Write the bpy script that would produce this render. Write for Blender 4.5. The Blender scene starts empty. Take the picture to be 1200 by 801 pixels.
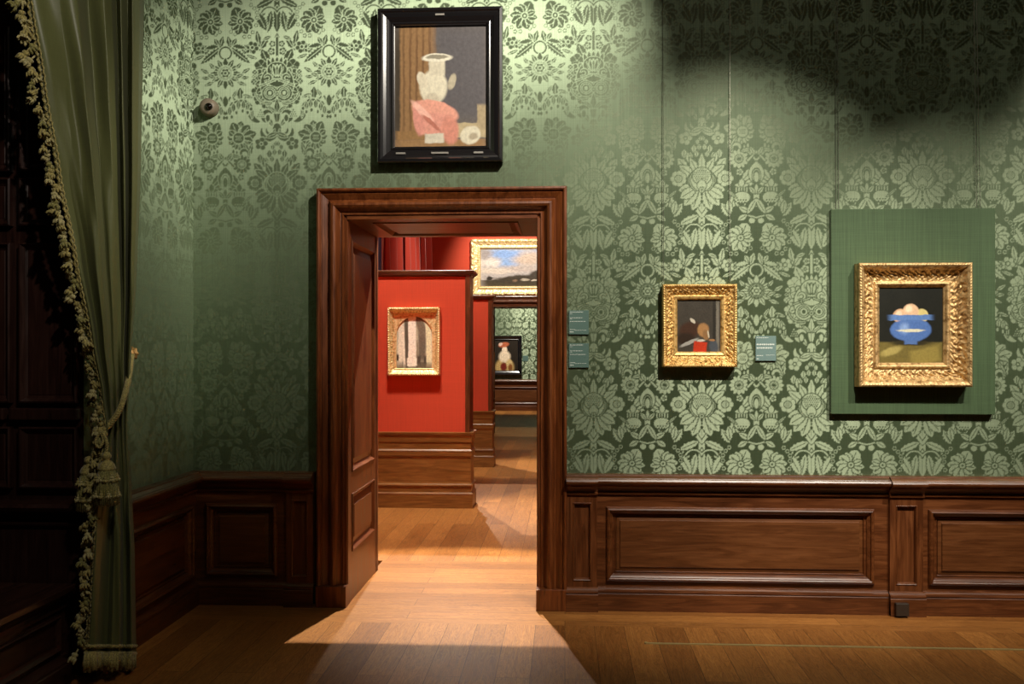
import bpy, bmesh, math, random
import numpy as np
from mathutils import Vector, Matrix, noise
C = bpy.context.scene
COL = C.collection
R = math.radians
random.seed(7)
YAW = R(3.226); F = 1100.0; HOR = 411.0; D = 5.5; H = 1.5

def at(px, py, dist):
    """world point on the plane Y = dist - D that the pixel looks at"""
    a = math.atan((px-600)/F) - YAW
    x = dist*math.tan(a)
    zc = -x*math.sin(YAW) + dist*math.cos(YAW)
    return Vector((x, dist-D, H + (HOR-py)*zc/F))

# ------------------------------------------------------------------ helpers
class MB:
    def __init__(s): s.v = []; s.f = []; s.uv = None
    def add(s, vs, fs):
        n = len(s.v); s.v += [tuple(v) for v in vs]; s.f += [tuple(i+n for i in f) for f in fs]
        return s
    def box(s, x0, x1, y0, y1, z0, z1):
        vs = [(x, y, z) for x in (x0, x1) for y in (y0, y1) for z in (z0, z1)]
        return s.add(vs, [(0,1,3,2),(4,6,7,5),(0,4,5,1),(2,3,7,6),(0,2,6,4),(1,5,7,3)])
    def tube(s, pts, r, n=8, cap=True):
        pts = [Vector(p) for p in pts]; vs = []; fs = []
        rr = r if isinstance(r, (list, tuple)) else [r]*len(pts)
        up = Vector((0, 0, 1))
        for i, p in enumerate(pts):
            d = (pts[min(i+1, len(pts)-1)] - pts[max(i-1, 0)])
            d = d.normalized() if d.length > 1e-9 else Vector((0,0,1))
            u = d.cross(up)
            if u.length < 1e-3: u = d.cross(Vector((0, 1, 0)))
            u.normalize(); w = d.cross(u)
            for k in range(n):
                a = 2*math.pi*k/n
                vs.append(p + (u*math.cos(a) + w*math.sin(a))*rr[i])
        for i in range(len(pts)-1):
            for k in range(n):
                fs.append((i*n+k, i*n+(k+1) % n, (i+1)*n+(k+1) % n, (i+1)*n+k))
        if cap:
            fs.append(tuple(range(n))); fs.append(tuple((len(pts)-1)*n+k for k in range(n)))
        return s.add(vs, fs)
    def lathe(s, prof, c=(0,0,0), n=24, rip=0.0, nr=12, axis='z'):
        vs = []; fs = []
        for (r, z) in prof:
            for k in range(n):
                a = 2*math.pi*k/n
                q = r*(1 + rip*math.cos(nr*a))
                if axis == 'z': vs.append((c[0]+q*math.cos(a), c[1]+q*math.sin(a), c[2]+z))
                else: vs.append((c[0]+q*math.cos(a), c[1]-z, c[2]+q*math.sin(a)))
        m = len(prof)
        for i in range(m-1):
            for k in range(n):
                fs.append((i*n+k, i*n+(k+1) % n, (i+1)*n+(k+1) % n, (i+1)*n+k))
        fs.append(tuple(range(n))); fs.append(tuple((m-1)*n+k for k in range(n)))
        return s.add(vs, fs)
    def build(s, name, mat, parent=None, smooth=False, recalc=True, bevel=0):
        me = bpy.data.meshes.new(name)
        me.from_pydata(s.v, [], s.f)
        if recalc:
            bm = bmesh.new(); bm.from_mesh(me)
            bmesh.ops.recalc_face_normals(bm, faces=bm.faces)
            bm.to_mesh(me); bm.free()
        if smooth:
            me.shade_smooth()
        me.update()
        o = bpy.data.objects.new(name, me); COL.objects.link(o)
        if mat: me.materials.append(mat)
        if parent: o.parent = parent
        if bevel:
            b = o.modifiers.new('bevel', 'BEVEL'); b.width = bevel; b.segments = 2; b.limit_method = 'ANGLE'
        return o

def tag(o, label, cat, group=None):
    o['label'] = label; o['category'] = cat
    if group: o['group'] = group
    return o
def structure(o, label=None, cat=None):
    o['kind'] = 'structure'
    if label: o['label'] = label
    if cat: o['category'] = cat
    return o
def empty(name, loc=(0,0,0)):
    o = bpy.data.objects.new(name, None); COL.objects.link(o); o.location = loc
    o.empty_display_size = 0.1
    return o

# wall frames: (u, z, b) -> world
def facing_y(y0):              # wall facing the camera (-Y)
    return lambda u, z, b: (u, y0-b, z)
def facing_x(x0):              # wall facing +X, u = Y
    return lambda u, z, b: (x0+b, u, z)
def facing_down(z0):           # soffit, u = X, z = Y
    return lambda u, z, b: (u, z, z0-b)

def rect_frame(mb, W, u0, u1, z0, z1, prof, open_bottom=False):
    """mitred moulding; prof = [(inset, protrusion)]"""
    cs = [(u0, z0, 1, 1), (u0, z1, 1, -1), (u1, z1, -1, -1), (u1, z0, -1, 1)]
    vs = []; fs = []; n = len(prof)
    for i, (u, z, su, sz) in enumerate(cs):
        for (a, b) in prof:
            zz = z + sz*a
            if open_bottom and i in (0, 3): zz = z
            vs.append(W(u + su*a, zz, b))
    segs = [(0,1),(1,2),(2,3)] + ([] if open_bottom else [(3,0)])
    for (p, q) in segs:
        for k in range(n-1):
            fs.append((p*n+k, p*n+k+1, q*n+k+1, q*n+k))
    if open_bottom:
        fs.append(tuple(range(n))); fs.append(tuple(3*n+k for k in range(n)))
    return mb.add(vs, fs)

def rail(mb, W, u0, u1, prof, cap=True):
    """straight moulding, prof = [(z, b)] bottom to top"""
    n = len(prof)
    vs = [W(u, z, b) for u in (u0, u1) for (z, b) in prof]
    fs = [(k, k+1, n+k+1, n+k) for k in range(n-1)]
    if cap: fs += [tuple(range(n)), tuple(n+k for k in range(n))]
    return mb.add(vs, fs)

# ------------------------------------------------------------------ materials
class NT:
    def __init__(s, name):
        s.m = bpy.data.materials.new(name); s.m.use_nodes = True
        s.t = s.m.node_tree; s.t.nodes.clear()
        s.out = s.t.nodes.new('ShaderNodeOutputMaterial')
    def n(s, kind, **kw):
        nd = s.t.nodes.new('ShaderNode'+kind)
        for k, v in kw.items(): setattr(nd, k, v)
        return nd
    def put(s, sock, val):
        if hasattr(val, 'is_output'): s.t.links.new(val, sock)
        else:
            if hasattr(sock.default_value, '__len__') and not hasattr(val, '__len__'): val = (val,)*len(sock.default_value)
            if hasattr(val, '__len__') and len(val) == 3 and len(sock.default_value) == 4: val = (*val, 1)
            sock.default_value = val
    def math(s, op, a, b=0.0, c=0.0, clamp=False):
        nd = s.n('Math', operation=op, use_clamp=clamp)
        for i, v in enumerate((a, b, c)):
            s.put(nd.inputs[i], v)
        return nd.outputs[0]
    def mix(s, fac, a, b, mode='MIX'):
        nd = s.n('Mix', data_type='RGBA', blend_type=mode)
        s.put(nd.inputs[0], fac); s.put(nd.inputs[6], a); s.put(nd.inputs[7], b)
        return nd.outputs[2]
    def mapping(s, vec, loc=(0,0,0), rot=(0,0,0), scale=(1,1,1), kind='POINT'):
        nd = s.n('Mapping', vector_type=kind)
        s.put(nd.inputs[0], vec); nd.inputs[1].default_value = loc
        nd.inputs[2].default_value = rot; nd.inputs[3].default_value = scale
        return nd.outputs[0]
    def noise(s, vec, scale=5, detail=3, rough=.5, dist=0, col=False):
        nd = s.n('TexNoise'); s.put(nd.inputs['Vector'], vec)
        nd.inputs['Scale'].default_value = scale; nd.inputs['Detail'].default_value = detail
        nd.inputs['Roughness'].default_value = rough; nd.inputs['Distortion'].default_value = dist
        return nd.outputs[1 if col else 0]
    def ramp(s, fac, stops):
        nd = s.n('ValToRGB'); s.put(nd.inputs[0], fac)
        el = nd.color_ramp.elements
        while len(el) < len(stops): el.new(.5)
        for e, (p, c) in zip(el, stops):
            e.position = p; e.color = (*c, 1)
        return nd.outputs[0]
    def rng(s, v, a, b, c=0., d=1., smooth=False):
        nd = s.n('MapRange'); 
        if smooth: nd.interpolation_type = 'SMOOTHSTEP'
        s.put(nd.inputs[0], v)
        for i, x in enumerate((a, b, c, d)): nd.inputs[i+1].default_value = x
        return nd.outputs[0]
    def bump(s, h, strength=.3, dist=.01):
        nd = s.n('Bump'); s.put(nd.inputs['Height'], h)
        nd.inputs['Strength'].default_value = strength; nd.inputs['Distance'].default_value = dist
        return nd.outputs[0]
    def princ(s, color, rough=.5, metal=0., normal=None, spec=.5, coat=0., sheen=0., coat_rough=.1):
        b = s.n('BsdfPrincipled')
        s.put(b.inputs['Base Color'], color); s.put(b.inputs['Roughness'], rough)
        s.put(b.inputs['Metallic'], metal); s.put(b.inputs['Specular IOR Level'], spec)
        s.put(b.inputs['Coat Weight'], coat); s.put(b.inputs['Coat Roughness'], coat_rough)
        if sheen:
            b.inputs['Sheen Weight'].default_value = sheen
        if normal: s.put(b.inputs['Normal'], normal)
        s.t.links.new(b.outputs[0], s.out.inputs[0])
        return s.m
    def coord(s, which='Object'):
        return s.n('TexCoord').outputs[which]

def wood(name, along, dark, mid, light, rough=.32, scale=1.0, coat=.15):
    m = NT(name); g = m.n('NewGeometry').outputs['Position']
    sc = {'x': (1.3, 14, 14), 'y': (14, 1.3, 14), 'z': (14, 14, 1.3)}[along]
    v = m.mapping(g, scale=tuple(q*scale for q in sc))
    n1 = m.noise(v, 2.2, 5, .6, 1.2)
    sc2 = {'x': (3, 160, 160), 'y': (160, 3, 160), 'z': (160, 160, 3)}[along]
    n2 = m.noise(m.mapping(g, scale=sc2), 1.0, 3, .6)
    n3 = m.noise(g, 1.7, 2, .5)
    f = m.math('ADD', m.math('MULTIPLY', n1, .65), m.math('MULTIPLY', n2, .25))
    f = m.math('ADD', f, m.math('MULTIPLY', n3, .25))
    col = m.ramp(f, [(.36, dark), (.56, mid), (.76, light)])
    rg = m.rng(n1, .3, .7, rough-.05, rough+.1)
    return m.princ(col, rg, normal=m.bump(n2, .12, .002), spec=.5, coat=coat, coat_rough=.3)

DK, MD, LT = (.026,.0070,.0024), (.092,.026,.0068), (.19,.060,.016)
WH = wood('walnut_wood_horizontal', 'x', DK, MD, LT)
WV = wood('walnut_wood_vertical', 'z', DK, MD, LT)
WY = wood('walnut_wood_depth', 'y', DK, MD, LT)
AWC = ((.030,.0072,.002), (.125,.031,.0062), (.25,.072,.015))
AWH = wood('mahogany_horizontal', 'x', *AWC, rough=.36, coat=.08)
AWV = wood('mahogany_vertical', 'z', *AWC, rough=.36, coat=.08)
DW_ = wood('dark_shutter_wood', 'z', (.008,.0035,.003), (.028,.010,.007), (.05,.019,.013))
DWH = wood('dark_platform_wood', 'y', (.010,.0045,.003), (.036,.013,.008), (.065,.025,.014))
PM = wood('walnut_panel_wood', 'x', (.046,.0135,.0036), (.110,.035,.0088), (.18,.062,.016), rough=.36)
PH = wood('oak_panel_wood', 'x', (.085,.030,.005), (.19,.075,.013), (.31,.135,.028), rough=.4)

def planks(name, rot, L=1.9, W=.16, bright=1.0):
    m = NT(name); g = m.n('NewGeometry').outputs['Position']
    v = m.mapping(g, rot=(0, 0, rot))
    b = m.n('TexBrick'); m.put(b.inputs['Vector'], v)
    b.offset = .37; b.offset_frequency = 2; b.squash = 1
    b.inputs['Scale'].default_value = 1
    b.inputs['Mortar Size'].default_value = .0016
    b.inputs['Mortar Smooth'].default_value = .2
    b.inputs['Bias'].default_value = 0
    b.inputs['Brick Width'].default_value = L
    b.inputs['Row Height'].default_value = W
    b.inputs['Color1'].default_value = (0, 0, 0, 1); b.inputs['Color2'].default_value = (1, 1, 1, 1)
    b.inputs['Mortar'].default_value = (.5, .5, .5, 1)
    # offset the grain per plank so that it does not run across seams
    off = m.n('VectorMath', operation='SCALE'); m.put(off.inputs[0], b.outputs[0]); off.inputs[3].default_value = 7.3
    vv = m.n('VectorMath', operation='ADD'); m.put(vv.inputs[0], v); m.put(vv.inputs[1], off.outputs[0])
    gr = m.mapping(vv.outputs[0], scale=(1.1, 9, 1))
    n1 = m.noise(gr, 2.0, 4, .55, 2.2)
    rings = m.math('FRACT', m.math('MULTIPLY', n1, 9))
    rings = m.math('ABSOLUTE', m.math('SUBTRACT', rings, .5))
    n2 = m.noise(m.mapping(vv.outputs[0], scale=(6, 190, 1)), 1, 3, .6)
    f = m.math('ADD', m.math('MULTIPLY', rings, .34), m.math('MULTIPLY', n2, .45))
    f = m.math('ADD', f, m.math('MULTIPLY', n1, .25))
    k = bright
    col = m.ramp(f, [(.25, (.20*k,.070*k,.014*k)), (.5, (.40*k,.165*k,.040*k)), (.75, (.56*k,.265*k,.075*k))])
    tone = m.ramp(b.outputs[0], [(0, (.72,.66,.60)), (.5, (.9,.88,.86)), (1, (1.12,1.12,1.1))])
    col = m.mix(1.0, col, tone, 'MULTIPLY')
    seam = b.outputs[1]
    col = m.mix(m.math('MULTIPLY', seam, .75), col, (.05,.02,.008))
    h = m.math('SUBTRACT', m.math('MULTIPLY', n2, .3), seam)
    return m.princ(col, m.rng(n2, .3, .7, .40, .54), normal=m.bump(h, .25, .002), spec=.22)
FLY = planks('oak_planks_running_deep', R(90))
FLX = planks('oak_boards_running_across', 0, 2.4, .135)

def damask(name, fig_tan, gd, gg, fd, fg):
    """satin ground: shiny warp threads run up; figure: shiny weft threads run across"""
    m = NT(name); g = m.n('NewGeometry').outputs['Position']
    at_ = m.n('Attribute', attribute_name='figure').outputs['Fac']
    strk = m.noise(m.mapping(g, scale=(260, 260, 2.2)), 1, 2, .6)
    weft = m.noise(m.mapping(g, scale=(3, 3, 420)), 1, 2, .6)
    th = m.math('ADD', m.math('MULTIPLY', strk, .6), m.math('MULTIPLY', weft, .4))
    tone = m.rng(th, .3, .7, .78, 1.18)
    nrm = m.bump(m.math('ADD', th, m.math('MULTIPLY', at_, .4)), .10, .001)
    def layer(dc, gc, tan, wgt, rough, an):
        d = m.n('BsdfDiffuse'); m.put(d.inputs[0], m.mix(1, dc, tone, 'MULTIPLY')); m.put(d.inputs['Normal'], nrm)
        s = m.n('BsdfAnisotropic'); m.put(s.inputs['Color'], m.mix(1, gc, tone, 'MULTIPLY'))
        s.inputs['Roughness'].default_value = rough; s.inputs['Anisotropy'].default_value = an
        tv = m.n('CombineXYZ'); [setattr(tv.inputs[i], 'default_value', tan[i]) for i in range(3)]
        m.put(s.inputs['Tangent'], tv.outputs[0]); m.put(s.inputs['Normal'], nrm)
        x = m.n('MixShader'); x.inputs[0].default_value = wgt
        m.t.links.new(d.outputs[0], x.inputs[1]); m.t.links.new(s.outputs[0], x.inputs[2])
        return x.outputs[0]
    a = layer(gd, gg, fig_tan, GW, GR, GA)
    b = layer(fd, fg, (0, 0, 1), FW, FR, FA)
    x = m.n('MixShader'); m.put(x.inputs[0], at_)
    m.t.links.new(a, x.inputs[1]); m.t.links.new(b, x.inputs[2])
    m.t.links.new(x.outputs[0], m.out.inputs[0])
    return m.m
GW, GR, GA = .56, .62, -.62
FW, FR, FA = .30, .60, -.66
GREEN_G = ((.095,.135,.070), (.56,.68,.48)); GREEN_F = ((.150,.195,.118), (.54,.62,.44))
DAM_MAIN = damask('green_silk_damask', (1, 0, 0), *GREEN_G, *GREEN_F)
DAM_LEFT = damask('green_silk_damask_side', (0, 1, 0), *GREEN_G, *GREEN_F)
def flat_cloth(name, col, spec=.25, rough=.6, var=.25, scale=(240, 240, 3), sheen=.15):
    m = NT(name); g = m.n('NewGeometry').outputs['Position']
    n = m.noise(m.mapping(g, scale=scale), 1, 3, .6)
    n2 = m.noise(m.mapping(g, scale=(scale[2], scale[2], scale[0])), 1, 2, .6)
    tone = m.rng(m.math('ADD', m.math('MULTIPLY', n, .65), m.math('MULTIPLY', n2, .35)), .3, .7, 1-var, 1+var)
    return m.princ(m.mix(1, col, tone, 'MULTIPLY'), rough, spec=spec, sheen=sheen, normal=m.bump(n, .1, .001))
RED = flat_cloth('red_wall_silk', (.56,.060,.022), var=.12)
PANELG = flat_cloth('green_panel_cloth', (.058,.098,.044), var=.3)
PLAST = flat_cloth('plain_plaster', (.35,.33,.28), var=.05, scale=(3, 3, 3), sheen=0)
CURT = flat_cloth('olive_curtain_silk', (.122,.132,.048), spec=.4, rough=.42, var=.12, sheen=.04)
REDC = flat_cloth('red_curtain_silk', (.36,.03,.014), var=.15)
BLUEC = flat_cloth('blue_blind_cloth', (.05,.06,.16), var=.15)

def trim_mat(name, a, b, sc=180, rough=.55):
    m = NT(name); g = m.n('NewGeometry').outputs['Position']
    n = m.noise(g, sc, 3, .7)
    return m.princ(m.ramp(n, [(.35, a), (.65, b)]), rough, spec=.4, sheen=.3, normal=m.bump(n, .6, .004))
TRIM = trim_mat('gold_green_trimming', (.13,.10,.02), (.60,.50,.16))
TRIMG = trim_mat('green_gold_tassel_silk', (.08,.075,.012), (.38,.34,.09))
TRIMC = trim_mat('cream_tassel_silk', (.24,.20,.07), (.66,.58,.26))

def gold(name, a=(.34,.16,.035), b=(.86,.56,.20), rough=.42, worn=45, metal=.55):
    m = NT(name); g = m.n('NewGeometry').outputs['Position']
    n = m.noise(g, worn, 4, .6)
    return m.princ(m.ramp(n, [(.32, a), (.52, b), (.75, (min(1, b[0]*1.12), b[1]*1.15, b[2]*1.35))]), m.rng(n, .3, .7, rough-.06, rough+.16),
                   metal, normal=m.bump(n, .25, .002))
GOLD = gold('gilded_carved_wood')
GOLDA = gold('antique_gilded_wood', (.22,.11,.035), (.64,.43,.19))
GOLDP = gold('pale_gilded_wood', (.6,.38,.12), (.95,.76,.38))
def plain(name, col, rough=.5, metal=0, spec=.5, coat=0, worn=0.12):
    m = NT(name); g = m.n('NewGeometry').outputs['Position']
    n = m.noise(g, 35, 3, .6)
    c = m.mix(n, tuple(q*(1-worn) for q in col), tuple(min(1, q*(1+worn)) for q in col))
    return m.princ(c, rough, metal, spec=spec, coat=coat)
EBONY = plain('ebonised_wood', (.010,.009,.010), .2, spec=.9, coat=.8)
PLATE = plain('silvered_plate', (.5,.47,.42), .35, .6)
TEAL = plain('teal_label_board', (.085,.155,.13), .5, worn=.04)
TEALB = plain('grey_teal_label_board', (.15,.235,.22), .5, worn=.04)
WHITE = plain('white_print', (.62,.68,.62), .6, worn=.02)
STEEL = plain('steel_wire', (.34,.33,.27), .35, .8)
TAUPE = plain('taupe_sensor_plastic', (.33,.27,.20), .45)
GLOSSB = plain('black_lens', (.006,.004,.003), .08, spec=.8)
IRON = plain('dark_bronze_box', (.035,.024,.017), .4)
BRASS = plain('pale_brass', (.62,.52,.24), .35, .6)
ROSE = gold('gilt_rosette', (.2,.08,.02), (.62,.36,.12))

# ------------------------------------------------------------------ damask motif (drawn as shapes, sampled onto the wall cloth)
HWX = .313; PER = 1.31; S = 197.0      # half width, repeat height in metres; drawing units per metre
def draw_tile():
    res = 3.0                                            # cells per unit
    W_, H_ = int(61.66*res), int(258*res)
    X, Y = np.meshgrid((np.arange(W_)+.5)/res, (np.arange(H_)+.5)/res - 38.0)
    V = np.zeros_like(X)
    def put(d, gap):
        nonlocal V
        V = np.where(d < gap, 0, V); V = np.where(d < 0, 1, V)
    def loc(cx, cy, rot):
        for dy in (0, 258, -258):
            dx = X-cx; yy = Y-cy-dy; c, s_ = math.cos(R(rot)), math.sin(R(rot))
            yield dx*c - yy*s_, -(dx*s_ + yy*c)*1.0      # local x along rot (up = +90)
    G = 1.1
    def leaf(cx, cy, L, w, rot, teeth=0, amp=.25, vein=True, asym=.0):
        for x, y in loc(cx, cy, rot):
            y = -y
            t = np.clip(x/L, -1, 1)
            prof = (1-t*t)*(1-asym*t)
            if teeth: prof = prof*(1 - amp*np.abs(np.sin(teeth*np.pi*(t+1)/2 + np.abs(y)*.35)))
            d = np.abs(y) - w*prof
            d = np.where(np.abs(x) > L, np.maximum(np.abs(x)-L, np.abs(y)), d)
            put(d, G)
            if vein:
                V[(np.abs(y) < .42) & (np.abs(t) < .72) & (d < 0)] = 0
    def ell(cx, cy, rx, ry, rot=0, gap=G, val=1):
        nonlocal V
        for x, y in loc(cx, cy, rot):
            d = (np.sqrt((x/rx)**2+(y/ry)**2)-1)*min(rx, ry)
            if val: put(d, gap)
            else: V = np.where(d < 0, 0, V)
    def flower(cx, cy, r, n=6, amp=.3, core=.3, rot=0, sharp=False, half=0):
        for x, y in loc(cx, cy, rot):
            rr = np.sqrt(x*x+y*y); th = np.arctan2(y, x)
            q = np.abs(np.cos(n*th/2))
            if sharp: q = q**.6
            else: q = q**.5
            fine = .06*np.abs(np.sin(n*2.5*th))
            d = rr - r*(1-amp+amp*q - fine)
            if half: d = np.where(y*half < -1, 9, d)
            put(d, G)
            inside = d < 0
            V[inside & (np.abs(np.sin(n*th/2+np.pi/2)) < .9/np.maximum(rr, .5)*.55) & (rr > r*core)] = 0
            V[inside & (np.abs(rr - r*core) < .55)] = 0
            if r > 8:
                V[inside & (rr < r*core*.75) & (np.sin(x*3.2)*np.sin(y*3.2) > .15)] = 0
    def arc(cx, cy, r, w, a0, a1, taper=True):
        """crescent band"""
        for x, y in loc(cx, cy, 0):
            rr = np.sqrt(x*x+y*y); th = np.degrees(np.arctan2(y, x)) % 360
            span = (a1-a0) % 360
            t = ((th - a0) % 360)/max(span, 1)
            ww = w*(np.sin(np.clip(t, 0, 1)*np.pi)**.6 if taper else 1)
            d = np.where(t <= 1, np.abs(rr-r)-ww, 9)
            put(d, G)
    def line(x0, y0, x1, y1, w, gap=G):
        for dy in (0, 258, -258):
            ax, ay = x1-x0, y1-y0; L2 = ax*ax+ay*ay
            t = np.clip(((X-x0)*ax+(Y-y0-dy)*ay)/L2, 0, 1)
            d = np.sqrt((X-x0-t*ax)**2+(Y-y0-dy-t*ay)**2)-w
            put(d, gap)
    # stem with arching leaves below the great flower
    line(0, -20, 0, 12, 3.2); leaf(0, 22, 16, 5, 90, vein=True)
    leaf(0, -8, 9, 8, -90, 3)
    leaf(14, 3, 13, 4.6, 155, 5); arc(18, 13, 4, 1.6, 200, 60)
    arc(9, 18, 10, .8, 20, 170, False)
    leaf(9, 25, 13, 5.2, 100, 8, .3); leaf(18.5, 24, 13, 6.2, 62, 8, .3)
    # acanthus sweep
    leaf(27, -8, 9, 5, 120, 5, .35); leaf(35, -17, 10, 5, 70, 5, .35); leaf(31, -11, 8, 4, 100, 4)
    arc(44, -17, 5.2, 1.0, 0, 359, False); leaf(48, -8, 7, 3, 150)
    # petunia pair
    def rays(cx, cy, r0, items, teeth=4, amp=.18):
        for (a, L, w) in items:
            leaf(cx+(r0+L)*math.cos(R(a)), cy-(r0+L)*math.sin(R(a)), L, w, a, teeth, amp, True, -.25)
    for a, b in ((27, 9), (24, 14), (24, 20), (25, 29), (29, 37), (33, 42), (39, 42), (50, 39), (55, 36), (31, 5)): flower(a, b, 2.6, 5, .4, .3)
    rays(44, 24, 1, ((68, 8.5, 8.5), (112, 7, 5), (142, 7.5, 6), (176, 8, 5), (208, 8, 6), (240, 8, 6), (282, 7.5, 6), (318, 6.5, 5), (350, 7, 4.2), (20, 6, 3.6)))
    ell(44, 24, 3.2, 3.2); ell(44, 24, 1.3, 1.3, val=0)
    ell(56.6, 4.5, 3.3, 3.3); line(50, -2, 61.6, 1, .8)
    leaf(46, 1, 6, 3, 30)
    # bell leaf
    leaf(16, 51, 10, 4, -55, 3); leaf(22.5, 45, 10, 3.6, 80, 3); leaf(12, 44, 5, 2, -20)
    # floret chain
    leaf(0, 44, 6, 3, 90, 3); flower(5.5, 51, 4, 5, .4, .3); flower(7, 60, 5, 5, .4, .3); line(0, 44, 0, 70, 1.2)
    # spray and wings
    flower(29.5, 55, 8, 6, .42, .3, 12); flower(37.5, 57, 5.5, 5, .4, .3)
    leaf(46, 53.5, 9, 3.2, 12, 6, .4, False)
    leaf(44.5, 63.5, 16, 5, 38, 8, .45); leaf(30, 66, 7, 1.8, 20, 0)
    arc(61.6, 61, 7, .9, 0, 359, False); leaf(57, 48, 7, 3.6, 75, 3); leaf(51, 48, 4.5, 3, 120, 3)
    leaf(61.6, 75, 8, 3.6, 90, 3)
    # round bloom
    for k in range(12):
        a = 30*k; leaf(61.6+12*math.cos(R(a)), 85+12*math.sin(R(a)), 6.5, 3.2, -a, 3)
    ell(61.6, 84.5, 8.4, 8.4); arc(61.6, 84.5, 6.6, .4, 0, 359, False)
    ell(61.6, 84.5, 6.4, 6.4, val=0); flower(61.6, 84.5, 5.6, 6, .5, .4)
    for a, b, c, r_ in ((37, 82, 5.5, 150), (45.5, 76, 4.5, 130), (38, 90, 4.5, 175), (42, 97, 6, 200), (45, 88, 5, 160)):
        leaf(a, b, c, 2.4, r_, 2)
    # pomegranate
    leaf(14, 66, 10, 5.8, 65, 5, .2); 
    for a, b, c in ((19, 77, 8.5), (21, 88, 7.5), (24, 107, 7), (21, 116, 7), (13, 121, 6.5)): flower(a, b, c, 5, .3, .01, 20)
    for a, b, c in ((26.5, 84, 3), (27.5, 95, 3.6), (28, 89, 2)): flower(a, b, c, 4, .3, .01)
    rays(0, 100, 14, ((75, 6, 5), (50, 6, 5), (28, 6, 5), (5, 6, 5), (-18, 6, 5), (-40, 6, 5), (-62, 6, 5)), 5, .2)
    ell(0, 98, 19.5, 21.5)
    for a in (-70, -50, -30, -10): pass
    for k, (a, b) in enumerate(((0, 73), (4.5, 73.5), (9, 75.5))): leaf(a, b, 7, 2.1, 90-8*k, 0, 0, False)
    ell(0, 82, 11.5, 9.5, gap=.9)
    for k in range(-3, 4): line(k*2.6, 76+abs(k)*.8, k*1.5, 89, .3, .6) if k % 2 else leaf(k*1.6, 82, 6, 1.4, 90-5*k, 0, 0, False)
    arc(0, 88, 15, .5, 200, 340, False); arc(11, 91, 3.6, 1.1, 0, 300); line(2, 93, 20, 100, .5)
    for k in range(5): ell(2.4+2.6*k, 95+.5*k, .6, .6, val=0)
    ell(8.5, 109, 9.2, 8.6, gap=.9); ell(8.5, 108.5, 2.3, 2.3, val=0); arc(8.5, 108.5, 5.6, .45, 0, 359, False); flower(0, 110, 2.4, 5, .5, .2)
    arc(12, 106, 14, .5, 250, 350, False)
    # tail and scrolls
    leaf(0, 131, 16, 3.6, 90); leaf(6, 128, 6, 2, 40); leaf(8, 142, 6, 2.2, 60)
    arc(11, 136, 6, 2.3, 250, 150); ell(11, 138, 2.2, 4)
    ell(0, 152, 5, 8); arc(9, 153, 9.5, 2.6, 200, 20); arc(8, 152, 4.6, 1.4, 160, 30)
    leaf(6, 158, 7, 2.6, -20)
    arc(19, 128, 14, 3.0, 275, 10); leaf(30, 131, 7, 2, 88, 3)
    for k in range(4):
        for j in range(4-k): ell(16+2.4*j+1.2*k, 136-2.5*k, .8, .8)
    # lambrequin
    leaf(44, 109, 7, 4.5, 90, 4); leaf(35, 112, 6, 1.8, 20); leaf(51, 110, 6, 1.7, 120); arc(45, 110, 8, 1.2, 190, 350)
    arc(43, 132, 15, 1.5, 40, 165); line(53.5, 120, 61.6, 134, 1.4); line(56, 113, 61.6, 124, .9)
    leaf(61.6, 118, 7, 3, 90)
    for a, b in ((35, 124), (40, 122), (46, 122), (52, 125), (56.5, 129)): leaf(a, b, 4.8, 2.2, 90)
    for a, b in ((35, 131), (41, 129), (48.5, 131), (54, 136), (60, 137)): ell(a, b, 1.3, 2)
    ell(31, 127, 1.6, 2)
    # double flowers
    rays(46, 161, 5, ((100, 7.5, 6), (68, 7.5, 6), (132, 7.5, 6), (165, 8.5, 6), (195, 6.5, 5), (225, 5, 4.5), (258, 5, 4.5), (292, 5, 4), (330, 4.2, 4), (5, 4.2, 4), (35, 4.5, 4)))
    ell(46, 161, 6.2, 6.2); 
    for j in range(5):
        for k in range(5):
            a, b = 42+2.0*k+(j % 2), 157+2.0*j
            if (a-46)**2+(b-161)**2 < 16: ell(a, b, .6, .6, val=0)
    ell(52, 177, 1.2, 2.6); ell(48, 178, 1, 2)
    flower(18.7, 168, 8, 5, .45, .25, 30)
    leaf(32, 176, 10, 3.2, 105, 4, .3); leaf(36, 174, 9, 3, 65, 4, .3); arc(39, 179, 4, 1.6, 300, 180)
    # berries
    for a, b, c in ((1.5, 168, 2.2), (5, 172, 2.4), (3, 178, 2.6), (9, 180, 3.4), (20, 185.5, 3.8), (6, 186, 2.6), (13, 188, 3)): leaf(a, b, c*1.3, c, 90, 3)
    # disc flower and crossing stalks
    flower(42, 192, 11.5, 12, .38, .42, 0, True); ell(42, 192, 2.2, 1.6, val=0)
    line(50, 181, 61.6, 194, 1.0); line(61.6, 184, 52, 194, 1.0); leaf(50, 182, 6, 2.4, 10, 3); leaf(57, 183, 5, 2.6, -60, 3)
    flower(43, 207, 4, 5, .4, .3)
    # bud
    leaf(52, 210, 10, 5, 50, 4); leaf(55, 219, 8, 4, 20, 4); leaf(61.6, 209, 14, 8.5, 90); ell(61.6, 212, 4.6, 8); ell(61.6, 212, 3.8, 7.2, val=0); ell(61.6, 213, 2.6, 5.6)
    # pagoda
    leaf(45, 222, 8, 2.6, 0, 0, 0, False); leaf(45, 219.5, 5, 3, 90, 0, 0, False)
    for k in range(5): line(39+3*k, 225, 39+3*k, 229, .8, .4)
    ell(45.5, 236, 9, 6.5, gap=.9)
    for j in range(3):
        for k in range(4-j): ell(41+3*k+1.5*j, 239+2.6*j, .9, .9, val=0)
    leaf(34, 232, 7, 1.3, 140)
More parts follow.
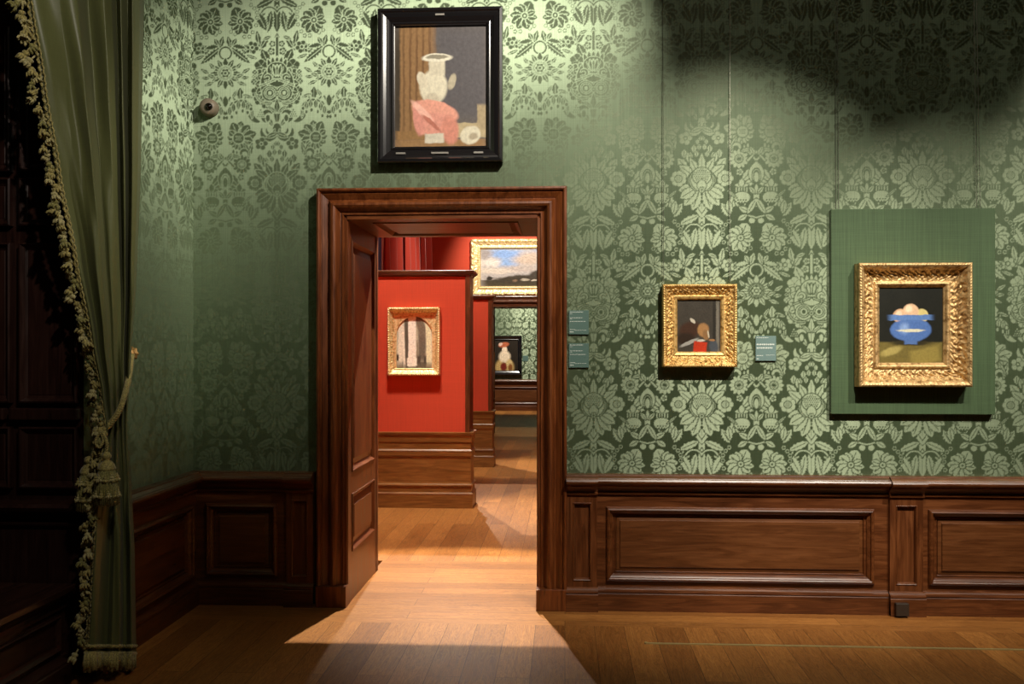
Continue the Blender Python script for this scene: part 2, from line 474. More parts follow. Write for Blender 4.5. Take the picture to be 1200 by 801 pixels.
    leaf(61.6, 234, 14, 3, 90); leaf(56.5, 246, 10, 3, 60); leaf(57, 228, 5, 2.2, 130)
    # great flower
    leaf(0, 250, 9, 7, -90, 4, .2)
    ell(0, 226, 19, 13)
    rays(0, 221, 6, ((-14, 10.5, 5.5), (-90, 13, 6), (-70, 12.5, 6.2), (-50, 12.5, 6.5), (-32, 11.5, 6.2)), 6, .2)
    for a, b, L, w, r_ in ((22, 197, 8, 5, 50), (15, 190, 6, 3.4, 80), (16, 206, 12, 6, 38), (8, 201, 12, 4.5, 62), (0, 198, 13, 4.5, 90)): leaf(a, b, L, w, r_, 4, .22)
    flower(26.5, 214, 9.5, 7, .2, .45)
    ell(0, 216, 15.5, 12); arc(0, 216, 13.5, .4, 300, 60, False)
    ell(0, 211, 10.5, 9.5)
    for j in range(8):
        for k in range(8):
            a, b = -1+2.3*k+(j % 2)*1.1, 203+2.1*j
            if (a/9.5)**2+((b-211)/8.5)**2 < 1: ell(a, b, .75, .75, val=0)
    leaf(0, 222, 7, 5, 90, 0, 0, False); flower(0, 227, 3, 6, .5, .2); ell(0, 227, .9, .9, val=0)
    # soften to cell size
    return V, res
TILE, TRES = draw_tile()
def sample(U, Z):
    """U in metres from a main axis, Z in metres; 0/1 figure with a soft edge"""
    out = np.zeros_like(U); n = 0
    for du in (-.0011, .0011):
        for dz in (-.0011, .0011):
            u = np.abs(((U+du-.167+HWX) % (2*HWX))-HWX)*S
            y = (((411-197*(Z+dz-1.5)) + 38) % 258)*TRES
            # vertical repeat in drawing units equals PER
            xi = np.clip((u*TRES).astype(int), 0, TILE.shape[1]-1)
            yi = np.clip(y.astype(int), 0, TILE.shape[0]-1)
            out += TILE[yi, xi]; n += 1
    return out/n

def cloth_wall(name, rects, cell, W, mat, u_shift=0.0):
    """rects = [(u0,u1,z0,z1)]; W maps (u,z,b) to world"""
    co = []; qs = []; fig = []; base = 0
    for (u0, u1, z0, z1) in rects:
        nu = max(2, int((u1-u0)/cell)+1); nz = max(2, int((z1-z0)/cell)+1)
        U, Z = np.meshgrid(np.linspace(u0, u1, nu), np.linspace(z0, z1, nz))
        P = W(U.ravel(), Z.ravel(), np.zeros(U.size))
        P = np.stack([np.broadcast_to(np.asarray(c, dtype=float), (U.size,)) for c in P], 1)
        co.append(P); fig.append(sample(U.ravel()+u_shift, Z.ravel()))
        i = (np.arange(nz-1)[:, None]*nu + np.arange(nu-1)[None, :]).ravel() + base
        qs.append(np.stack([i, i+1, i+nu+1, i+nu], 1)); base += nu*nz
    co = np.concatenate(co).astype(np.float32); qs = np.concatenate(qs).astype(np.int32); fig = np.concatenate(fig).astype(np.float32)
    me = bpy.data.meshes.new(name)
    me.vertices.add(len(co)); me.vertices.foreach_set('co', co.ravel())
    me.loops.add(qs.size); me.loops.foreach_set('vertex_index', qs.ravel())
    me.polygons.add(len(qs)); me.polygons.foreach_set('loop_start', np.arange(0, qs.size, 4, dtype=np.int32))
    me.polygons.foreach_set('loop_total', np.full(len(qs), 4, dtype=np.int32))
    me.update(calc_edges=True)
    a = me.attributes.new('figure', 'FLOAT', 'POINT'); a.data.foreach_set('value', fig)
    me.materials.append(mat)
    o = bpy.data.objects.new(name, me); COL.objects.link(o)
    return structure(o)

# ------------------------------------------------------------------ room shell
XL, XR, CZ = -2.22, 4.0, 4.7
OX0, OX1, OZ = -1.283, -.160, 2.275          # door opening
WT = .86                                      # wall thickness
YB = -1.28                                    # where the left wall turns into the window bay
cloth_wall('wall_back', [(XL, OX0-.12, .70, 2.43), (OX1+.12, 3.3, .70, 2.43), (XL, 3.3, 2.43, 4.0)], .0042, facing_y(0), DAM_MAIN)
cloth_wall('wall_left', [(YB, 0, .70, 4.0)], .0048, facing_x(XL), DAM_LEFT, u_shift=.25)
def st(name, mb, mat, **k): return structure(mb.build(name, mat, **k))
MAINBODY = MB().box(XL-.4, OX0-.03, .002, WT-.002, 0, CZ).box(OX1+.03, XR+.3, .002, WT-.002, 0, CZ).box(OX0-.03, OX1+.03, .002, WT-.002, OZ+.03, CZ)
MAINBODY.box(3.3, XR, -.002, .001, .7, CZ).box(XL, 3.3, -.002, .001, 4.0, CZ)
st('wall_core', MAINBODY, PANELG)
st('wall_left_core', MB().box(XL-.35, XL-.002, YB, .002, 0, CZ).box(XL-.001, XL, YB, 0, 4.0, CZ), PANELG)
st('wall_right', MB().box(XR, XR+.2, -7.2, 0, 0, CZ), PANELG)
st('wall_behind_viewer', MB().box(-3.6, XR+.2, -7.4, -7.2, 0, CZ), PANELG)
st('wall_left_near', MB().box(XL-.35, XL, -7.2, -3.6, 0, CZ), PANELG)
st('ceiling', MB().box(-3.8, XR+.3, -7.4, WT, CZ, CZ+.2), PLAST)
st('floor', MB().box(-3.6, XR+.2, -7.3, -.36, -.1, 0), FLY)
st('floor_border', MB().box(XL, XR, -.36, 0.02, -.1, 0).box(OX0-.02, OX1+.02, .02, WT+.3, -.1, 0), FLX)

# ------------------------------------------------------------------ wainscot
RAILP = [(.665,.030), (.672,.044), (.682,.046), (.686,.036), (.700,.040), (.718,.052), (.730,.074), (.733,.090), (.742,.097), (.752,.098), (.762,.092), (.765,.082), (.768,.080), (.780,.058), (.786,.056), (.786,.0)]
BASEP = [(0,.062), (.098,.062), (.104,.056), (.108,.062), (.118,.060), (.122,.05), (.130,.042), (.136,.030)]
def mould(d=1.0):
    return [(0, .028), (0, .038), (.003, .046), (.009, .053), (.016, .056), (.021, .052), (.023, .040), (.030, .036), (.038, .028), (.042, .018), (.048, .018), (.052, .022), (.056, .016), (.060, .008)]
def wains(name, W, u0, u1, panels, pilasters, mh=WH, mv=WV, rz=.0, base=True):
    t = structure(empty(name, (0, 0, 0)))
    # field with recesses for panels
    mb = MB()
    cuts = sorted(panels, key=lambda p: p[0])
    x = u0
    def bx(a, b, c, d, h, mbb=mb):
        P = [W(u, z, q) for u in (a, b) for q in (-.001, h) for z in (c, d)]
        mbb.add(P, [(0,1,3,2),(4,6,7,5),(0,4,5,1),(2,3,7,6),(0,2,6,4),(1,5,7,3)])
    for (a, b, c, d) in cuts:
        bx(x, a, .13, .67, .030); bx(a, b, .13, c, .030); bx(a, b, d, .67, .030); x = b
    bx(x, u1, .13, .67, .030)
    mb.build('field', mh, t)
    for (a, b, c, d) in cuts:
        p = MB(); rect_frame(p, W, a, b, c, d, mould())
        o = p.build('panel_moulding', mh, t)
        q = MB(); rect_frame(q, W, a+.058, b-.058, c+.058, d-.058, [(0,.008), (.002,.016), (.020,.019), (.022,.025), (.024,.0275)])
        P = [W(u, z, .028) for (u, z) in ((a+.082, c+.082), (b-.082, c+.082), (b-.082, d-.082), (a+.082, d-.082))]
        q.add(P, [(0,1,2,3)]); q.build('raised_panel', PM if mh is WH else mh, t)
    r = MB(); x = u0
    pil = sorted(pilasters)
    for (a, b) in pil:
        rail(r, W, x, a-.004, RAILP); rail(r, W, a-.004, b+.004, [(z, q+.026 if q > 0 else 0) for z, q in RAILP]); x = b+.004
    if x < u1-.01: rail(r, W, x, u1, RAILP)
    r.build('dado_rail', mh, t)
    if base:
        r = MB(); x = u0
        for (a, b) in pil:
            if a-.006-x > .002: rail(r, W, x, a-.006, BASEP)
            rail(r, W, a-.006, b+.006, [(z*1.0, q+.028) for z, q in BASEP]); x = b+.006
        if x < u1-.01: rail(r, W, x, u1, BASEP)
        r.build('baseboard', mh, t)
    for (a, b) in pil:
        m = MB()
        w = .036
        bx(a, a+w, .12, .675, .056, m); bx(b-w, b, .12, .675, .056, m); bx(a+w, b-w, .12, .175, .056, m); bx(a+w, b-w, .62, .675, .056, m)
        bx(a+w, b-w, .175, .62, .038, m)
        rect_frame(m, W, a+w-.004, b-w+.004, .171, .624, [(0,.056), (.003,.061), (.008,.058), (.012,.048), (.014,.038)])
        m.build('pilaster', mv, t, bevel=.0015)
    return t
Wm = facing_y(0)
wains('trim_1', Wm, .012, XR, [(.239, 1.762, .168, .598), (2.064, 3.587, .168, .598)], [(.012, .185), (1.843, 2.028), (3.66, 3.845)])
wains('trim_2', Wm, XL, -1.475, [(-2.129, -1.697, .168, .598)], [(-1.640, -1.478)])
wains('trim_3', facing_x(XL), YB, -.03, [(-1.16, -.11, .168, .598)], [], mh=WY)

# ------------------------------------------------------------------ doorways
ARCH = [(0,0), (0,.070), (.003,.078), (.014,.082), (.021,.076), (.024,.064), (.030,.062), (.034,.066), (.058,.052), (.066,.046), (.072,.050), (.078,.066), (.088,.076),
        (.100,.078), (.112,.070), (.124,.050), (.134,.034), (.140,.032), (.144,.040), (.152,.040), (.156,.030), (.160,.022), (.172,.020), (.176,.016), (.176,-.03)]
def doorway(name, y0, mh, mv):
    t = structure(empty(name, (0, 0, 0)))
    W = facing_y(y0)
    a = MB(); rect_frame(a, W, OX0-.172, OX1+.172, 0, OZ+.178, ARCH, True)
    o = a.build('architrave', mv, t)
    for (u0, u1) in ((OX0-.174, OX0+.006), (OX1-.006, OX1+.170)):
        p = MB().box(u0, u1, y0-.086, y0+.01, 0, .125)
        p.build('plinth_block', mv, t, bevel=.004)
    # lining of the reveal: left, right and soffit with panels
    def lining(x, s):
        Wx = lambda u, z, b: (x + s*b, y0+u, z)
        m = MB()
        def bx(a_, b_, c, d, h):
            P = [Wx(u, z, q) for u in (a_, b_) for q in (-.03, h) for z in (c, d)]
            m.add(P, [(0,1,3,2),(4,6,7,5),(0,4,5,1),(2,3,7,6),(0,2,6,4),(1,5,7,3)])
        bx(-.03, .10, 0, OZ, 0); bx(.76, WT, 0, OZ, 0)
        for (c, d) in ((0, .29), (.64, .77), (2.17, OZ)): bx(.10, .76, c, d, 0)
        m.build('jamb_lining', mv, t)
        for (c, d) in ((.29, .64), (.77, 2.17)):
            q = MB(); rect_frame(q, Wx, .10, .76, c, d, [(0,-.001), (.002,.006), (.010,.006), (.018,-.004), (.03,-.016), (.036,-.018), (.075,-.006), (.077,-.002)])
            q.add([Wx(u, z, -.002) for (u, z) in ((.177, c+.077), (.683, c+.077), (.683, d-.077), (.177, d-.077))], [(0,1,2,3)])
            q.build('jamb_panel', mv, t)
    lining(OX0, 1); lining(OX1, -1)
    Wd = lambda u, z, b: (u, y0+z, OZ-b)
    m = MB().box(OX0, OX1, y0-.03, y0+.12, OZ, OZ+.03).box(OX0, OX1, y0+.74, y0+WT, OZ, OZ+.03).box(OX0, OX0+.12, y0+.12, y0+.74, OZ, OZ+.03).box(OX1-.12, OX1, y0+.12, y0+.74, OZ, OZ+.03)
    m.build('soffit', mh, t)
    q = MB(); rect_frame(q, Wd, OX0+.12, OX1-.12, .12, .74, [(0,-.001), (.002,.006), (.010,.006), (.018,-.004), (.03,-.016), (.036,-.018), (.06,-.006), (.062,-.002)])
    q.add([Wd(u, z, -.002) for (u, z) in ((OX0+.182, .182), (OX1-.182, .182), (OX1-.182, .678), (OX0+.182, .678))], [(0,1,2,3)])
    q.build('soffit_panel', mh, t)
    a = MB(); rect_frame(a, lambda u, z, b: (u, y0+WT+b, z), OX0-.172, OX1+.172, 0, OZ+.178, ARCH, True)
    a.build('rear_architrave', mv, t)
    return t
doorway('door_1', 0, AWH, AWV)

# ------------------------------------------------------------------ red room beyond
YC = 16.3-D
RL = -2.6
st('wall_red_room_back', MB().box(RL-.3, OX0-.03, YC, YC+WT, 0, 4.7).box(OX1+.03, 3, YC, YC+WT, 0, 4.7).box(OX0-.03, OX1+.03, YC, YC+WT, OZ+.03, 4.7), RED)
st('wall_red_room_left', MB().box(RL-.3, RL, WT, YC, 0, 4.7), RED)
st('wall_red_room_right', MB().box(3, 3.3, WT, YC+WT, 0, 4.7), RED)
st('wall_red_room_front', MB().box(RL-.3, OX0-.03, WT-.001, WT+.02, 0, 4.7).box(OX1+.03, 3, WT-.001, WT+.02, 0, 4.7).box(OX0-.03, OX1+.03, WT-.001, WT+.02, OZ+.03, 4.7), RED)
st('ceiling_red_room', MB().box(RL-.3, 3.3, WT, YC+WT, 4.7, 4.9), PLAST)
st('floor_red_room', MB().box(RL, 3, WT+.3, YC-.15, -.1, 0), FLY)
st('floor_far_threshold', MB().box(RL, 3, YC-.15, YC+WT, -.1, 0), FLX)
doorway('door_2', YC, WH, WV)
wains('trim_4', facing_y(YC), RL, OX0-.19, [(-2.45, -1.62, .168, .598)], [])
# green room at the end
YD = 23.57-D
st('floor_green_room', MB().box(-4, 3, YC+WT, YD, -.1, 0), FLY)
st('ceiling_green_room', MB().box(-4, 3, YC+WT, YD, 4.7, 4.9), PLAST)
st('wall_green_room_left', MB().box(-4.2, -4, YC+WT, YD, 0, 4.7), PANELG)
st('wall_green_room_right', MB().box(3, 3.2, YC+WT, YD, 0, 4.7), PANELG)
st('wall_green_room_core', MB().box(-4.2, 3.2, YD+.01, YD+.2, 0, 4.7), PANELG)
cloth_wall('wall_green_room_back', [(-3.2, .8, .70, 2.9)], .011, facing_y(YD), DAM_MAIN, u_shift=.12)
wains('trim_5', facing_y(YD), -4, 3, [(-3.6, -2.0, .168, .598), (-1.9, -.1, .168, .598), (0, 1.6, .168, .598)], [])

# free-standing exhibition walls in the red room
PBASE = [(0,.055), (.125,.055), (.135,.062), (.142,.055), (.150,.030), (.195,.028), (.205,.034), (.215,.050), (.225,.044), (.232,.020), (.248,.014), (.480,.014), (.490,.022),
         (.500,.036), (.535,.040), (.545,.046), (.552,.030), (.560,.016), (.620,.016), (.630,.030), (.690,.040), (.706,.062), (.722,.066), (.726,.0)]
PTOP = [(-.060,0), (-.055,.010), (-.045,.012), (-.035,.026), (-.022,.040), (-.006,.044), (0,.036), (.0,0)]
def wrap(mb, x0, x1, yf, yb, prof, z0=0):
    """moulding that runs along the front, round the right end and along the back of a partition"""
    n = len(prof); vs = []; fs = []
    for (x, y, sx, sy) in ((x0, yf, 0, -1), (x1, yf, 1, -1), (x1, yb, 1, 1), (x0, yb, 0, 1)):
        for (z, b) in prof: vs.append((x+sx*b, y+sy*b, z0+z))
    for p in range(3):
        for k in range(n-1): fs.append((p*n+k, p*n+k+1, (p+1)*n+k+1, (p+1)*n+k))
    fs += [tuple(range(n)), tuple(3*n+k for k in range(n))]
    for k in range(n-1): fs.append((k, k+1, 3*n+k+1, 3*n+k))
    return mb.add(vs, fs)
def partition(label, x1, dist, top, th=.30):
    y = dist-D; x0 = RL+.02
    t = tag(empty('partition_wall', (x1-.8, y+th/2, 0)), label, 'partition wall')
    def b(mb, name, mat, **k):
        o = mb.build(name, mat, None, **k); o.parent = t; o.matrix_parent_inverse = Matrix.Translation(-Vector(t.location)); return o
    b(MB().box(x0, x1-.045, y, y+th, .7, top-.03), 'cloth_face', RED)
    b(MB().box(x1-.045, x1, y-.012, y+th+.012, .7, top-.03), 'end_post', WV, bevel=.003)
    b(wrap(MB(), x0, x1, y, y+th, [(z, q*.5) for z, q in PBASE]), 'panelled_base', PH)
    b(wrap(MB(), x0, x1, y, y+th, PTOP, top), 'cornice', WH)
    return t
AD, BD = 8.93, 12.10
partition('nearer red cloth exhibition wall with panelled oak base, carrying the arched church picture', -.905, AD, 2.27)
partition('farther red cloth exhibition wall, mostly hidden behind the nearer one', -.945, BD, 2.22)

# ------------------------------------------------------------------ frames and pictures
def ornate(mb, w, h, prof, orn, step=.004, tdiv=5, jag=.0, seed=0):
    """mitred frame centred on 0 in XZ, face towards -Y. prof=[(inset,protrusion)], orn=[(a0,a1,amp,period,kind)]"""
    pts = []
    for (a0, b0), (a1, b1) in zip(prof[:-1], prof[1:]):
        n = max(1, int(math.hypot(a1-a0, b1-b0)/step))
        for k in range(n): pts.append((a0+(a1-a0)*k/n, b0+(b1-b0)*k/n))
    pts.append(prof[-1])
    for side in range(4):
        L = (w if side % 2 == 0 else h)/2; O = (h if side % 2 == 0 else w)/2
        ns = max(8, int(2*L/step)); vs = []; fs = []
        for i in range(ns+1):
            s = -1+2*i/ns
            for (a, b) in pts:
                ss = s*(L-a); bb = b; aa = a
                for (a0, a1, amp, per, kind) in orn:
                    if a0 <= a <= a1:
                        t = (a-a0)/(a1-a0); env = math.sin(math.pi*t)**.6
                        nper = max(1, round(2*(L-(a0+a1)/2)/per)); ph = math.pi*nper*(s+1)
                        if kind == 'bead': q = abs(math.sin(ph/2))**.7
                        elif kind == 'scroll':
                            u = ph + 2.6*math.sin(2*math.pi*t) ; 
                            q = .5+.5*math.sin(u)*math.cos(2*math.pi*(t-.5)*1.5 + 1.2*math.sin(ph*.5))
                            q += .35*noise.noise(Vector((ss*90+seed, a*110, side*3)))
                        elif kind == 'leaf':
                            u = (ph/(2*math.pi)) % 1; 
                            q = 1-abs(2*abs(u-.5)-(t))*1.1 + .3*math.sin(ph*4+8*t)
                        else: q = .5+.5*noise.noise(Vector((ss*per+seed, a*per, side*5.)))
                        bb += amp*env*(q-.4)
                if jag and a < .012 and prof[0][0] == a or (jag and a < .006):
                    aa = a - jag*abs(math.sin(ss*math.pi/.024)) * (1 if b > .01 else 0)
                x, z = ss, O-aa
                if side == 0: p = (x, -bb, z)
                elif side == 1: p = (z, -bb, -x)
                elif side == 2: p = (-x, -bb, -z)
                else: p = (-z, -bb, x)
                vs.append(p)
        n = len(pts)
        for i in range(ns):
            for k in range(n-1): fs.append((i*n+k, i*n+k+1, (i+1)*n+k+1, (i+1)*n+k))
        mb.add(vs, fs)
    return mb

def canvas_mat(name, base, shapes, rough=.42, distort=.006, mott=.2):
    """painted picture from soft-edged strokes: (kind, cx, cy, rx, ry, rot, colour, softness)"""
    m = NT(name); uv = m.coord('UV')
    nz = m.noise(uv, 7, 3, .6, 0, True)
    sub = m.n('VectorMath', operation='SUBTRACT'); m.put(sub.inputs[0], nz); sub.inputs[1].default_value = (.5, .5, .5)
    scl = m.n('VectorMath', operation='SCALE'); m.put(scl.inputs[0], sub.outputs[0]); scl.inputs[3].default_value = distort*6
    ad = m.n('VectorMath', operation='ADD'); m.put(ad.inputs[0], uv); m.put(ad.inputs[1], scl.outputs[0])
    P = ad.outputs[0]
    sp = m.n('SeparateXYZ'); m.put(sp.inputs[0], P)
    col = base if hasattr(base, 'is_output') else None
    if col is None:
        n0 = m.noise(uv, 3.5, 4, .6)
        col = m.mix(n0, base[0], base[1])
    for (k, cx, cy, rx, ry, rot, c, soft) in shapes:
        v = m.mapping(P, (cx, cy, 0), (0, 0, R(rot)), (rx, ry, 1), 'TEXTURE')
        s2 = m.n('SeparateXYZ'); m.put(s2.inputs[0], v)
        if k == 'e':
            d = m.math('SQRT', m.math('ADD', m.math('POWER', s2.outputs[0], 2), m.math('POWER', s2.outputs[1], 2)))
        else:
            d = m.math('MAXIMUM', m.math('ABSOLUTE', s2.outputs[0]), m.math('ABSOLUTE', s2.outputs[1]))
        f = m.rng(d, 1-soft, 1+soft, 1, 0, True)
        col = m.mix(f, col, c)
    n1 = m.noise(uv, 28, 4, .65)
    col = m.mix(1, col, m.rng(n1, .3, .7, 1-mott, 1+mott), 'MULTIPLY')
    return m.princ(col, rough, spec=.3)
def canvas(w, h, mat, parent, b=.012, cx=0, cz=0):
    me = bpy.data.meshes.new('canvas')
    vs = [(cx-w/2, -b, cz-h/2), (cx+w/2, -b, cz-h/2), (cx+w/2, -b, cz+h/2), (cx-w/2, -b, cz+h/2)]
    vs += [(x, -b+.01, z) for (x, y, z) in vs]
    me.from_pydata(vs, [], [(0,1,2,3), (7,6,5,4), (0,4,5,1), (1,5,6,2), (2,6,7,3), (3,7,4,0)])
    ul = me.uv_layers.new(name='UVMap')
    for p in me.polygons:
        for li in p.loop_indices:
            v = me.vertices[me.loops[li].vertex_index].co
            ul.data[li].uv = ((v.x-cx)/w+.5, (v.z-cz)/h+.5)
    me.materials.append(mat)
    o = bpy.data.objects.new('canvas', me); COL.objects.link(o); o.parent = parent
    return o
def board(parent, w, h, b0=0.0, b1=.01, name='backing'):
    return MB().box(-w/2, w/2, -b1, -b0, -h/2, h/2).build(name, WV, parent)

# 1 black framed picture over the doorway
def place(px0, py0, px1, py1, dist):
    a = at(px0, py0, dist); b = at(px1, py1, dist)
    return (a+b)/2, abs(b.x-a.x), abs(a.z-b.z)
c, w, h = place(443, 11.5, 589.5, 189.5, D-.05)
t = tag(empty('framed_painting', (c.x, -.012, c.z)), 'large painting in a polished black frame hung high above the doorway', 'painting')
f = MB(); rect_frame(f, facing_y(0), -w/2, w/2, -h/2, h/2, [(0,0), (0,.058), (.004,.066), (.018,.068), (.026,.060), (.034,.058), (.050,.052), (.066,.042), (.074,.036), (.080,.038), (.084,.040), (.090,.036), (.093,.028), (.097,.026), (.097,.008)])
o = f.build('frame', EBONY, t)
BUST = canvas_mat('picture_of_marble_urn', ((.13,.105,.085), (.19,.165,.145)), [
    ('b', .25, .55, .20, .46, 0, (.30,.17,.075), .06), ('b', .10, .55, .012, .46, 0, (.2,.11,.05), .5), ('b', .17, .55, .012, .46, 0, (.19,.10,.045), .5), ('b', .24, .55, .012, .46, 0, (.19,.10,.045), .5), ('b', .31, .55, .012, .46, 0, (.19,.10,.045), .5), ('b', .38, .55, .012, .46, 0, (.19,.10,.045), .5),
    ('b', .72, .62, .28, .4, 0, (.115,.105,.11), .3),
    ('b', .03, .5, .03, .5, 0, (.06,.045,.03), .5),
    ('b', .5, .035, .5, .03, 0, (.33,.19,.085), .2), ('b', .80, .14, .22, .06, 0, (.50,.40,.24), .1), ('b', .95, .25, .06, .10, 0, (.42,.33,.2), .15), ('b', .18, .10, .16, .035, 0, (.3,.17,.07), .2),
    ('e', .42, .50, .15, .14, 0, (.74,.68,.52), .12), ('b', .46, .66, .085, .07, 0, (.66,.60,.46), .15), ('e', .46, .74, .16, .035, 0, (.80,.75,.6), .15), ('e', .46, .745, .12, .018, 0, (.30,.27,.2), .2),
    ('e', .30, .56, .05, .07, 30, (.70,.63,.48), .15), ('e', .62, .54, .04, .07, -25, (.5,.44,.32), .2),
    ('e', .40, .36, .10, .09, 0, (.6,.53,.4), .15), ('b', .43, .08, .10, .04, 0, (.66,.6,.48), .15),
    ('e', .44, .30, .25, .085, -10, (.78,.36,.27), .10), ('b', .45, .19, .17, .09, -4, (.72,.32,.25), .15), ('e', .60, .14, .09, .12, 12, (.66,.27,.20), .2), ('e', .26, .24, .06, .14, 8, (.7,.3,.24), .2), ('b', .43, .08, .10, .035, 0, (.66,.6,.48), .15), ('e', .30, .30, .14, .03, -38, (.9,.5,.4), .3), ('e', .40, .2, .12, .02, -35, (.5,.18,.13), .3),
    ('e', .82, .10, .11, .075, 10, (.72,.66,.5), .12), ('e', .85, .09, .05, .03, 10, (.45,.38,.27), .3)], mott=.16)
canvas(w-.186, h-.186, BUST, t, .014)
for (px, py, ww) in ((0, h/2-.042, .052), (0, -h/2+.052, .10), (-.23, -h/2+.052, .055), (.225, -h/2+.052, .055)):
    MB().box(px-ww/2, px+ww/2, -.066 if False else -.062, -.040, py-.005, py+.005).build('title_plate', PLATE, t)

# 2 small gold framed picture right of the door
c, w, h = place(776.5, 333, 863.5, 430, D-.06)
t = tag(empty('framed_painting', (c.x, -.012, c.z)), 'small painting with red patch in a carved bright gold frame on the damask', 'painting')
f = MB(); ornate(f, w, h, [(0,0), (0,.058), (.004,.066), (.014,.066), (.022,.056), (.058,.030), (.064,.028), (.068,.034), (.082,.030), (.088,.020), (.090,.008)],
                 [(.0,.016,.006,.014,'bead'), (.018,.060,.014,.030,'scroll'), (.064,.070,.004,.010,'bead')], step=.0032, seed=3)
f.build('frame', GOLD, t, recalc=False, smooth=True)
board(t, w-.02, h-.02)
JUG = canvas_mat('picture_of_linen_and_loaf', ((.040,.034,.026), (.085,.072,.056)), [
    ('b', .93, .5, .035, .5, 0, (.20,.18,.14), .4), ('b', .85, .5, .03, .5, 0, (.03,.026,.02), .5),
    ('e', .30, .42, .26, .16, 12, (.065,.03,.017), .25), ('e', .20, .25, .2, .12, 0, (.035,.02,.012), .3),
    ('e', .36, .60, .07, .035, -35, (.62,.56,.45), .2), ('e', .28, .18, .22, .035, 20, (.40,.38,.34), .25),
    ('e', .60, .42, .13, .13, 40, (.42,.22,.085), .2), ('e', .66, .33, .07, .10, 15, (.30,.16,.065), .2), ('e', .72, .34, .02, .07, 10, (.6,.52,.38), .3),
    ('b', .53, .10, .15, .10, -6, (.56,.045,.014), .12), ('e', .55, .22, .09, .025, 5, (.66,.6,.5), .3),
    ('e', .84, .11, .10, .12, 15, (.075,.085,.10), .2), ('e', .80, .23, .07, .02, 0, (.4,.2,.08), .3)], mott=.16)
canvas(w-.172, h-.172, JUG, t, .014)

# 3 display panel with carved frame
c, w, h = place(974, 245, 1166.5, 485.5, D-.04)
DW = c.copy()
tag(MB().box(c.x-w/2, c.x+w/2, -.040, -.002, c.z-h/2, c.z+h/2).build('display_panel', PANELG, bevel=.003), 'plain green cloth covered board hung behind the portrait sized picture at right', 'display panel')
PW, PH_ = w, h
c, w, h = place(1008, 308, 1141, 453, D-.145)
t = tag(empty('framed_painting', (c.x, -.041, c.z)), 'blue and ochre painting in a deep carved antique gold frame on the green board', 'painting')
f = MB(); ornate(f, w, h, [(0,0), (-.004,.012), (.0,.05), (-.002,.086), (.004,.094), (.013,.096), (.020,.090), (.026,.084), (.040,.056), (.060,.034), (.080,.027), (.098,.026), (.102,.036), (.112,.040), (.120,.036), (.126,.024), (.132,.022), (.134,.008)],
                 [(.0,.014,.005,.016,'bead'), (.022,.096,.018,.040,'scroll'), (.104,.120,.005,.018,'leaf')], step=.0034, seed=11)
f.build('frame', GOLDA, t, recalc=False, smooth=True)
board(t, w-.03, h-.03)
VASE = canvas_mat('picture_of_blue_bowl', ((.006,.007,.005), (.016,.016,.011)), [
    ('b', .5, .13, .5, .15, 0, (.15,.115,.03), .10), ('b', .72, .10, .22, .10, 12, (.26,.20,.05), .25), ('e', .20, .16, .16, .05, 15, (.36,.29,.09), .35),
    ('e', .50, .27, .30, .035, 0, (.03,.025,.01), .4), ('b', .50, .28, .10, .03, 0, (.08,.15,.36), .2),
    ('e', .34, .62, .11, .095, 0, (.62,.38,.22), .12), ('e', .32, .65, .05, .04, 20, (.80,.60,.42), .4), ('e', .66, .62, .11, .09, 0, (.60,.50,.20), .12), ('e', .50, .68, .12, .10, 0, (.68,.45,.28), .12), ('e', .47, .71, .05, .045, 20, (.82,.66,.46), .4),
    ('e', .50, .44, .31, .15, 0, (.075,.155,.40), .08), ('b', .50, .60, .32, .035, 0, (.10,.20,.46), .2), ('e', .40, .46, .07, .07, 20, (.22,.34,.62), .6), ('e', .50, .43, .20, .02, 0, (.62,.60,.45), .3)], mott=.15)
canvas(w-.256, h-.256, VASE, t, .014)

# 4 arched church picture on the nearer red wall
c, w, h = place(454.5, 360.5, 515, 439.5, AD-.06)
t = tag(empty('framed_painting', (c.x, AD-D-.002, c.z)), 'arched painting of pale columns in a gold frame on the nearer red exhibition wall', 'painting')
f = MB(); ornate(f, w, h, [(0,0), (0,.060), (.004,.070), (.016,.068), (.026,.050), (.046,.028), (.052,.026), (.056,.030), (.064,.028), (.066,.010)],
                 [(.0,.020,.012,.022,'bead'), (.020,.050,.012,.026,'scroll')], step=.005, jag=.006, seed=5)
f.build('frame', GOLDP, t, recalc=False, smooth=True)
board(t, w-.02, h-.02)
iw, ih = w-.128, h-.128; rad = iw/2-.012
sp = MB(); N = 24; vs = []; fs = []
zc_ = ih/2-.02-rad
for k in range(N+1):
    a = math.pi*k/N; ax, az = rad*math.cos(a), zc_+rad*math.sin(a)
    # project outwards onto the rectangle
    ca, sa = math.cos(a), math.sin(a); q = min((iw/2)/max(abs(ca), 1e-6), (ih/2-zc_)/max(abs(sa), 1e-6))
    for b in (.026, .013): vs.append((ax, -b, az))
    vs.append((ca*q, -.026, zc_+sa*q))
for k in range(N):
    i, j = 3*k, 3*k+3
    fs += [(i, j, j+2, i+2), (i, i+1, j+1, j)]
sp.add(vs, fs)
sp.box(-iw/2, -rad, -.026, -.012, -ih/2, zc_).box(rad, iw/2, -.026, -.012, -ih/2, zc_)
sp.build('arched_slip', GOLDP, t)
